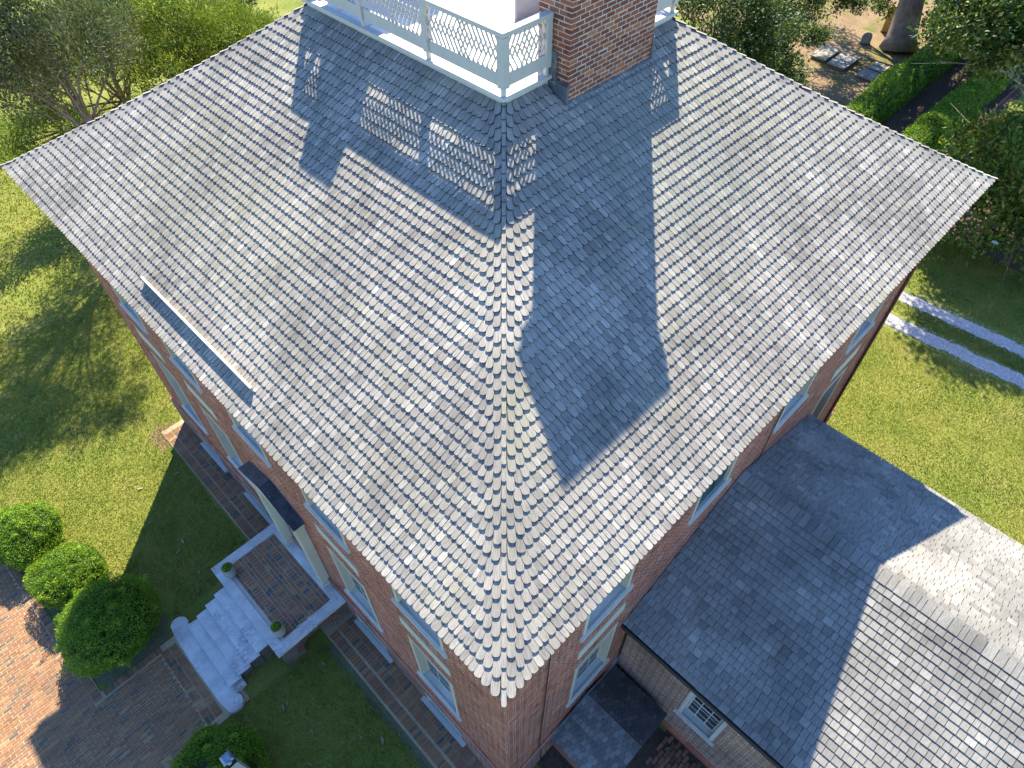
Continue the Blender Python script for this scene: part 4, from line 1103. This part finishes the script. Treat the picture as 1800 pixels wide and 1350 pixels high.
tree('cedar_tree', 'bright yellow green cedar right of the grey one, feathery crown in full sun', (9.4, 28.8, 0),
     [((8.8, 28.0, 6.6), (2.3, 2.1, 1.6)), ((7.6, 26.6, 5.8), (1.9, 1.7, 1.3)), ((10.4, 28.8, 5.4), (1.9, 1.8, 1.4)), ((8.6, 25.8, 4.6), (1.6, 1.4, 1.0))],
     34000, .16, .045, 'cedar', M['bark'], .2, 520, .19, .45, True, tone0=.62)
tree('cedar_tree', 'low feathery cedar nearest the left hip of the roof beside the open lawn', (12.9, 30.8, 0),
     [((12.2, 30.2, 4.6), (2.0, 1.9, 1.4)), ((10.8, 28.8, 4.2), (1.7, 1.6, 1.2)), ((13.9, 31.8, 3.6), (1.8, 1.7, 1.1))],
     24000, .16, .045, 'cedar', M['bark'], .16, 380, .19, .45, True, tone0=.60)
tree('cedar_tree', 'pale olive cedar behind the bright feathery one at the top edge', (11.5, 38.5, 0),
     [((11.0, 38.0, 4.6), (2.6, 2.4, 2.0)), ((13.4, 38.5, 3.6), (2.0, 2.0, 1.6)), ((9.0, 37.6, 4.0), (2.2, 2.0, 1.8))],
     18000, .20, .06, 'greycedar', M['grey_bark'], .2, 300, .28, .4, True, tone0=.58, extra=10)
tree('evergreen_bush', 'dark rounded evergreen on the lawn between cedar and roof', (18.2, 43.4, 0),
     [((18.0, 43.0, 1.5), (1.9, 1.9, 1.6)), ((16.4, 42.6, 1.4), (1.5, 1.5, 1.4))], 14000, .11, .06, 'darkleaf', M['bark'], .12, 240, .17, .6, tone0=.38, cat='bush')
tree('holly_tree', 'dark glossy evergreen tree right of the chimney beside the old graves', (27.5, 13.4, 0),
     [((27.0, 13.4, 5.4), (2.6, 2.6, 2.4)), ((25.4, 12.4, 4.0), (2.3, 2.2, 2.0)), ((28.8, 12.6, 4.0), (2.2, 2.0, 1.9)), ((27.6, 11.0, 2.6), (2.2, 1.8, 1.6)), ((30.4, 13.6, 4.8), (1.7, 1.6, 1.1)), ((32.4, 13.4, 3.8), (1.6, 1.3, .8)), ((31.0, 12.0, 2.6), (1.5, 1.3, 1.0))],
     46000, .15, .085, 'darkleaf', M['bark'], .25, 520, .24, .6, tone0=.45)
tree('magnolia_tree', 'broad leaved magnolia at the right corner of the roof beside the gravel drive', (30.2, .2, 0),
     [((29.8, .5, 3.0), (2.7, 2.6, 2.2)), ((28.4, 1.0, 1.8), (1.9, 1.7, 1.6)), ((30.4, -1.8, 1.9), (2.2, 1.9, 1.7)), ((28.4, -1.4, 1.3), (1.5, 1.4, 1.1)), ((31.0, 2.0, 2.6), (1.8, 1.6, 1.8))],
     15000, .24, .11, 'magnolia', M['bark'], .22, 420, .26, .6, tone0=.48)
mb = MB()
for px, py, pz in ((27.0, .9, 2.3), (26.9, -.5, 1.6), (28.6, -.2, 3.6), (29.0, 2.2, 3.2), (27.6, 1.9, 1.6)):
    for k in range(6):
        a_ = k*1.047; mb.add([(px, py, pz), (px+.10*math.cos(a_-.4), py+.10*math.sin(a_-.4), pz+.06), (px+.15*math.cos(a_), py+.15*math.sin(a_), pz+.05), (px+.10*math.cos(a_+.4), py+.10*math.sin(a_+.4), pz+.06)], [(0, 1, 2, 3)])
mb.build('flowers', M['petal'], [o for o in COL.objects if o.name == 'magnolia_tree'][0])
tree('shade_tree', 'tall leafy tree over the hedge path in the top right corner', (34.2, .6, 0),
     [((30.4, 3.8, 8.4), (2.6, 2.3, 1.9)), ((28.6, 4.2, 8.2), (1.8, 1.6, 1.3)), ((32.4, 4.4, 7.4), (2.4, 2.2, 1.7)), ((28.8, 2.2, 7.4), (1.8, 1.6, 1.2)), ((33.2, 2.6, 6.6), (2.0, 1.8, 1.4))],
     24000, .19, .10, 'darkleaf', M['grey_bark'], .17, 420, .28, .5, tone0=.55, extra=10)
tree('big_tree', 'massive old tree with a thick flared trunk standing among the graves', (44.5, 10.9, 0),
     [((42.5, 10.6, 9.0), (3.2, 3.2, 1.8)), ((46.5, 11.4, 9.8), (3.4, 3.4, 2.0)), ((44.4, 8.2, 8.6), (2.8, 2.6, 1.7)), ((46.5, 18, 9.0), (2.0, 1.8, 1.0)), ((49.5, 20.5, 9.5), (2.0, 1.8, 1.0)), ((48.5, 16.5, 10.5), (1.6, 1.6, .9)), ((41.0, 13.0, 8.0), (2.2, 2.2, 1.3)), ((47.0, 14.0, 9.2), (3.0, 2.8, 1.8))],
     22000, .22, .12, 'darkleaf', M['bark'], .78, 380, .36, .4, tone0=.50, extra=20)
tree('shade_tree', 'dense dark tree behind the thick old trunk', (50.5, 7.5, 0),
     [((50.0, 7.6, 4.6), (3.2, 2.8, 2.6)), ((48.4, 6.0, 3.4), (2.4, 2.2, 2.0)), ((53.0, 6.0, 4.4), (3.0, 2.8, 2.4)), ((43.4, 8.4, 2.6), (1.5, 1.2, 1.3)), ((46.5, 7.6, 3.0), (2.0, 1.4, 1.6)), ((39.6, 7.4, 3.6), (1.4, 1.1, .8))],
     26000, .22, .12, 'darkleaf', M['bark'], .3, 320, .34, .5, tone0=.32)
tree('understory_tree', 'thin tree hanging leaves over the graves', (38.0, 15.2, 0),
     [((37.6, 14.8, 4.4), (1.6, 1.4, .8)), ((39.4, 14.0, 4.8), (1.5, 1.3, .7)), ((36.6, 16.2, 4.6), (1.6, 1.5, .8)), ((41.0, 14.6, 5.2), (1.5, 1.3, .6)), ((38.6, 12.5, 3.7), (1.0, .8, .5)), ((36.4, 13.9, 3.6), (1.3, 1.0, .6)), ((40.4, 11.6, 3.5), (.8, .7, .45)), ((34.8, 12.2, 3.3), (1.0, .8, .5)), ((41.6, 14.6, 3.4), (1.2, 1.0, .5))],
     17000, .15, .08, 'darkleaf', M['grey_bark'], .10, 260, .2, .3, tone0=.55, extra=6)

def shrub(name, label, c, r, h, n, group, ls=.042):
    t = thing(name, label, 'shrub', (c[0], c[1], 0), group)
    cz = h*.5
    d = unit(rng.normal(size=(n, 3))); d[:, 2] = np.where(d[:, 2] < -.75, -d[:, 2], d[:, 2])
    # uneven clipped surface: a few soft lobes plus small bumps
    K = unit(rng.normal(size=(26, 3))); am = rng.normal(0, .085, 26)
    lob = np.sum(am*np.exp(-np.sum((d[:, None]-K[None])**2, -1)/.18), 1)
    K2 = unit(rng.normal(size=(240, 3))); am2 = rng.normal(0, .085, 240)
    bmp = np.sum(am2*np.exp(-np.sum((d[:, None]-K2[None])**2, -1)/.006), 1)
    rad = (1+lob+bmp)*(1-.13*rng.random(n)**2)
    sq = np.abs(d[:, 2:3])
    P = np.array([c[0], c[1], cz])+d*np.array([r, r, h*.53])*rad[:, None]*(1+.05*sq)
    P[:, 2] = np.maximum(P[:, 2], .03)
    Nn = unit(d+rng.normal(size=(n, 3))*.55); Dr = unit(rng.normal(size=(n, 3))+np.array([0, 0, .5])); Nn = unit(Nn-Dr*np.sum(Nn*Dr, 1, keepdims=True))
    l = rng.uniform(.7, 1.35, n)*ls
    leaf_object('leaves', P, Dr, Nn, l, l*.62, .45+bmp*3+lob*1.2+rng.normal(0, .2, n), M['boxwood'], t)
    prof = [(.05*r, cz-h*.47), (.6*r, cz-h*.38), (.84*r, cz-h*.15), (.86*r, cz+.05*h), (.72*r, cz+h*.26), (.4*r, cz+h*.4), (.05*r, cz+h*.44)]
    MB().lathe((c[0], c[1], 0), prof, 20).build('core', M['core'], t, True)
    MB().tube([(c[0], c[1], 0), (c[0], c[1], .4)], .06, 7).build('stem', M['bark'], t)
    return t
G_ = 'round boxwoods along the brick path'
shrub('boxwood_shrub', 'round boxwood at the left edge of the picture, topmost of three in a row', (-5.53, 14.75), 1.0, 1.35, 26000, G_)
shrub('boxwood_shrub', 'round sunlit boxwood in the middle of the row of three', (-5.06, 12.5), .97, 1.35, 26000, G_)
shrub('boxwood_shrub', 'largest round boxwood nearest the marble steps, half in shade', (-4.90, 10.36), 1.24, 1.6, 36000, G_)
shrub('boxwood_shrub', 'shaded round boxwood behind the lamp post', (-4.66, 5.16), 1.06, 1.35, 28000, G_)

def hedge(label, x0, x1, ya, yb, h, n):
    t = thing('boxwood_hedge', label, 'hedge', ((x0+x1)/2, (ya+yb)/2, 0), 'clipped hedges beside the mulch path')
    L_ = x1-x0; w = yb-ya
    f = rng.random(n); u = rng.random(n)*L_+x0; s = rng.random(n)
    top = f < .45
    ang = np.where(top, rng.uniform(.25, .75, n), np.where(rng.random(n) < .7, rng.uniform(0, .25, n), rng.uniform(.75, 1, n)))*math.pi
    yy = (ya+yb)/2-np.cos(ang)*w/2*1.02; zz = h*np.abs(np.sin(ang))**.42*np.where(top, 1, rng.uniform(.05, 1, n))
    d = np.stack([np.zeros(n), -np.cos(ang), np.sin(ang)], 1)
    K = np.stack([rng.uniform(x0, x1, 60), rng.uniform(ya, yb, 60), rng.uniform(.2, h, 60)], 1); am = rng.normal(.02, .13, 60)
    P = np.stack([u, yy, zz], 1)
    lob = np.sum(am*np.exp(-np.sum((P[:, None]-K[None])**2, -1)/.30), 1)
    P = P+d*(lob[:, None])+rng.normal(size=(n, 3))*.035
    P[:, 2] = np.maximum(P[:, 2], .03)
    e = (P[:, 0] < x0+.25); P[e, 0] = x0+rng.uniform(-.02, .1, e.sum())
    Nn = unit(d+rng.normal(size=(n, 3))*.5); Dr = unit(rng.normal(size=(n, 3))+np.array([0, 0, .4])); Nn = unit(Nn-Dr*np.sum(Nn*Dr, 1, keepdims=True))
    l = rng.uniform(.7, 1.3, n)*.085
    leaf_object('leaves', P, Dr, Nn, l, l*.65, .42+lob*1.2+rng.normal(0, .2, n), M['boxwood'], t)
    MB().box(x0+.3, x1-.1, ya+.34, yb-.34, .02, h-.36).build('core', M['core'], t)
    return t
hedge('clipped boxwood hedge on the grave side of the brown mulch path', 33.2, 47.5, 7.75, 9.45, 1.25, 40000)
hedge('clipped boxwood hedge on the lawn side of the brown mulch path', 32.6, 47.0, 4.55, 6.15, 1.25, 40000)
MB().box(36, 52, 4.02, 4.10, 0, .10).build('path_edging', M['dark_brick'], tag(thing('edging_border', 'thin brick edging along the grass side of the right hedge', 'edging', (44, 4.06, 0))))

# ------------------------------------------------------------------ old graves
def tomb(label, cx, cy, lx, ly, rot, h=.16):
    t = thing('tomb_slab', label, 'grave', (cx, cy, 0), 'flat tomb slabs under the big tree')
    c_, s_ = math.cos(rot), math.sin(rot)
    for nm, e, z0, z1, mt in (('slab', 0, h-.06, h, 'stone'), ('base', -.07, 0, h-.062, 'dark_brick')):
        pl = [(cx+c_*a*(lx/2+e)-s_*b*(ly/2+e), cy+s_*a*(lx/2+e)+c_*b*(ly/2+e)) for a, b in ((-1, -1), (1, -1), (1, 1), (-1, 1))]
        MB().prism(pl, z0, z1).build(nm, M[mt], t)
tomb('weathered tomb slab with sharp sunlit corner, largest of the flat graves', 40.4, 12.45, 2.0, 1.08, 0, .22)
tomb('tomb slab left of the largest one, lying close beside it', 40.6, 13.75, 1.9, 1.0, .02, .20)
tomb('small pale tomb slab half hidden by the hedge', 39.9, 10.65, 1.1, 1.0, 0, .15)
tomb('small tomb slab right behind the hedge near the big trunk', 41.1, 10.6, 1.0, .9, .03, .18)
tomb('lone pale tomb slab farthest back among the small upright stones', 44.4, 17.55, 1.2, .95, .35, .14)
def headstone(label, cx, cy, w, h, rot, mat='stone', round_=True, t_=.09):
    t = thing('headstone', label, 'grave', (cx, cy, 0), 'upright gravestones')
    pl = [(-w/2, 0), (w/2, 0), (w/2, h-(w/2 if round_ else 0))]
    if round_: pl += [(w/2*math.cos(a), h-w/2+w/2*math.sin(a)) for a in np.linspace(.2, math.pi-.2, 8)]
    pl += [(-w/2, h-(w/2 if round_ else 0))]
    if not round_: pl = [(-w/2, 0), (w/2, 0), (w/2, h-.06), (w/2-.06, h), (-w/2+.06, h), (-w/2, h-.06)]
    c_, s_ = math.cos(rot), math.sin(rot); n_ = len(pl)
    V = [(cx+c_*x-s_*y, cy+s_*x+c_*y, z) for y in (-t_/2, t_/2) for x, z in pl]
    mb = MB(); mb.add(V, [tuple(range(n_)), tuple(range(n_, 2*n_))[::-1]]+[(i, n_+i, n_+(i+1) % n_, (i+1) % n_) for i in range(n_)])
    mb.build('stone', M[mat], t)
    MB().prism([(cx+c_*a-s_*b, cy+s_*a+c_*b) for a, b in ((-w/2-.05, -.1), (w/2+.05, -.1), (w/2+.05, .1), (-w/2-.05, .1))], 0, .04).build('footing', M['mulch'], t)
headstone('small round topped grey headstone', 43.7, 12.75, .58, .72, -1.05)
headstone('tall ochre lichened gravestone beside the big trunk', 46.2, 12.5, .72, 1.55, -1.1, 'ochre', False, .12)
headstone('brown upright stone nearest the dark holly', 42.5, 17.7, .40, .85, -1.0, 'ochre', False)
headstone('leftmost small brown upright stone behind the holly', 43.2, 18.5, .32, .7, -1.0, 'ochre', False)
headstone('small brown upright stone between the leftmost one and the lone slab', 44.4, 18.3, .3, .75, -1.0, 'ochre', False)
headstone('small brown upright stone behind the lone tomb slab', 45.2, 17.6, .3, .7, -1.0, 'ochre', False)

# ------------------------------------------------------------------ grass, gravel and fallen leaves
def inside(P, poly):
    x, y = P[:, 0], P[:, 1]; r = np.zeros(len(P), bool); n_ = len(poly)
    for i in range(n_):
        (x0, y0), (x1, y1) = poly[i], poly[(i+1) % n_]
        r ^= ((y0 > y) != (y1 > y)) & (x < (x1-x0)*(y-y0)/(y1-y0+1e-12)+x0)
    return r
def snoise(P, s, seed):
    q = np.random.default_rng(seed); v = 0
    for k in range(7):
        a = q.uniform(0, 6.28); f = s*q.uniform(.6, 2.2); v = v+np.sin((P[:, 0]*math.cos(a)+P[:, 1]*math.sin(a))*f+q.uniform(0, 6.28))
    return v/3.2
def grass(poly, dens, hgt, wid, tone0=.5, seed=1):
    xs, ys = zip(*poly); A = (max(xs)-min(xs))*(max(ys)-min(ys)); n = int(A*dens)
    P = np.stack([rng.uniform(min(xs), max(xs), n), rng.uniform(min(ys), max(ys), n)], 1); P = P[inside(P, poly)]
    return P, hgt, wid, tone0+.20*snoise(P, .8, seed)+.20*snoise(P, 3.5, seed+1)+.10*snoise(P, 9, seed+2)
sets = [grass([(-3.7, 9.75), (-1.0, 9.75), (-.9, 15.1), (-.15, 15.95), (3.0, 24), (-9, 24), (-8, 16), (-6.0, 15.7), (-4.4, 12.5), (-3.3, 10.4)], 1050, .05, .022, .52, 3),
        grass([(-3.9, 6.3), (-1.08, 6.15), (-1.05, .4), (-5, .4), (-7, 3), (-7, 6.25)], 1300, .045, .018, .40, 5),
        grass([(11.8, -.1), (21.3, 1.4), (22.0, -7), (12, -11)], 900, .05, .022, .55, 7),
        grass([(22.4, 2), (23.1, 2), (23.9, -9), (22.8, -9)], 900, .06, .022, .40, 9),
        grass([(24.0, 4), (29, 4), (28.2, -3), (24.6, -6)], 500, .06, .03, .40, 11),
        grass([(-6, 24), (4, 24), (9, 38), (0, 44)], 120, .09, .05, .5, 13)]
P = np.concatenate([s[0] for s in sets]); hg = np.concatenate([np.full(len(s[0]), s[1]) for s in sets]); wd = np.concatenate([np.full(len(s[0]), s[2]) for s in sets]); tn = np.concatenate([s[3] for s in sets])
n = len(P); az = rng.uniform(0, 6.283, n); hg = hg*rng.uniform(.5, 1.4, n); lean = rng.uniform(.2, 1.3, n)*hg; az2 = rng.uniform(0, 6.283, n)
V = np.stack([np.stack([P[:, 0]-wd/2*np.cos(az), P[:, 1]-wd/2*np.sin(az), np.zeros(n)], 1), np.stack([P[:, 0]+wd/2*np.cos(az), P[:, 1]+wd/2*np.sin(az), np.zeros(n)], 1),
              np.stack([P[:, 0]+lean*np.cos(az2), P[:, 1]+lean*np.sin(az2), hg], 1)], 1)
tn = tn-.03
me = mesh_np('grass', V.reshape(-1, 3), np.arange(n*3), np.full(n, 3), np.repeat(np.clip(tn+rng.normal(0, .17, n), 0, 1), 3))
tag(link('grass', me, None, M['grass']), 'short mown grass covering the lawns around the house', 'grass', kind='stuff')
# loose stones on the gravel tracks
n = 16000; y = rng.uniform(-9, 3, n); which = rng.random(n) < .5
x = np.where(which, rng.normal(21.93, .19, n)-.075*y, rng.normal(23.57, .19, n)-.06*y)
sz = rng.uniform(.012, .032, n); tet = np.array([(1, 0, 0), (-.5, .8, 0), (-.5, -.8, 0), (.1, .1, .9)])
a_ = rng.uniform(0, 6.28, n); ca, sa_ = np.cos(a_), np.sin(a_)
V = np.stack([np.stack([x+(t[0]*ca-t[1]*sa_)*sz, y+(t[0]*sa_+t[1]*ca)*sz, .006+t[2]*sz], 1) for t in tet], 1)
lp = np.array([0, 1, 3, 1, 2, 3, 2, 0, 3])
me = mesh_np('loose_gravel', V.reshape(-1, 3), (lp[None]+(np.arange(n)*4)[:, None]).ravel(), np.full(n*3, 3), np.repeat(rng.random(n), 4))
M['pebble'] = pmat('pebble', [(0, (.38, .37, .35)), (1, (.75, .73, .70))], pamp=0, bump=0, use_lc=False)
tag(link('loose_gravel', me, None, M['pebble']), 'pale loose gravel in the two wheel tracks', 'gravel', kind='stuff')
# fallen leaves one by one
leafm = []
for k in range(4):
    mb = MB(); l, w = .10+.02*k, .045+.008*(k % 2)
    mb.add([(-l, 0, .0), (-l*.4, -w, .012), (l*.5, -w*.8, .014), (l, 0, .006), (l*.5, w*.8, .016), (-l*.4, w, .012), (0, 0, .0)], [(0,1,6),(1,2,6),(2,3,6),(3,4,6),(4,5,6),(5,0,6)], .2+.25*k)
    leafm.append(mb.mesh('fallen_leaf')); leafm[-1].materials.append(M['dryleaf'])
for (x0, x1, y0, y1, cnt, lab) in ((-3.9, -1.3, 3.0, 6.1, 11, 'dry tan leaf lying on the shaded front lawn'), (-3.4, -1.2, 9.9, 14.5, 7, 'dry tan leaf lying on the shaded grass beside the landing'), (1.2, 3.6, -4, -1.9, 14, 'dry brown leaf on the dark bricks beside the wing')):
    for k in range(cnt):
        o = bpy.data.objects.new('fallen_leaf', leafm[random.randrange(4)]); COL.objects.link(o)
        o.location = (random.uniform(x0, x1), random.uniform(y0, y1), .045 if x0 < 0 else .032); o.rotation_euler = (random.gauss(0, .2), random.gauss(0, .2), random.uniform(0, 6.28))
        s_ = random.uniform(.4, .8); o.scale = (s_, s_, s_)
        tag(o, lab, 'leaf', lab.replace('dry tan leaf', 'leaves').replace('dry brown leaf', 'leaves').replace(' lying', ''))
bpy.context.view_layer.update()
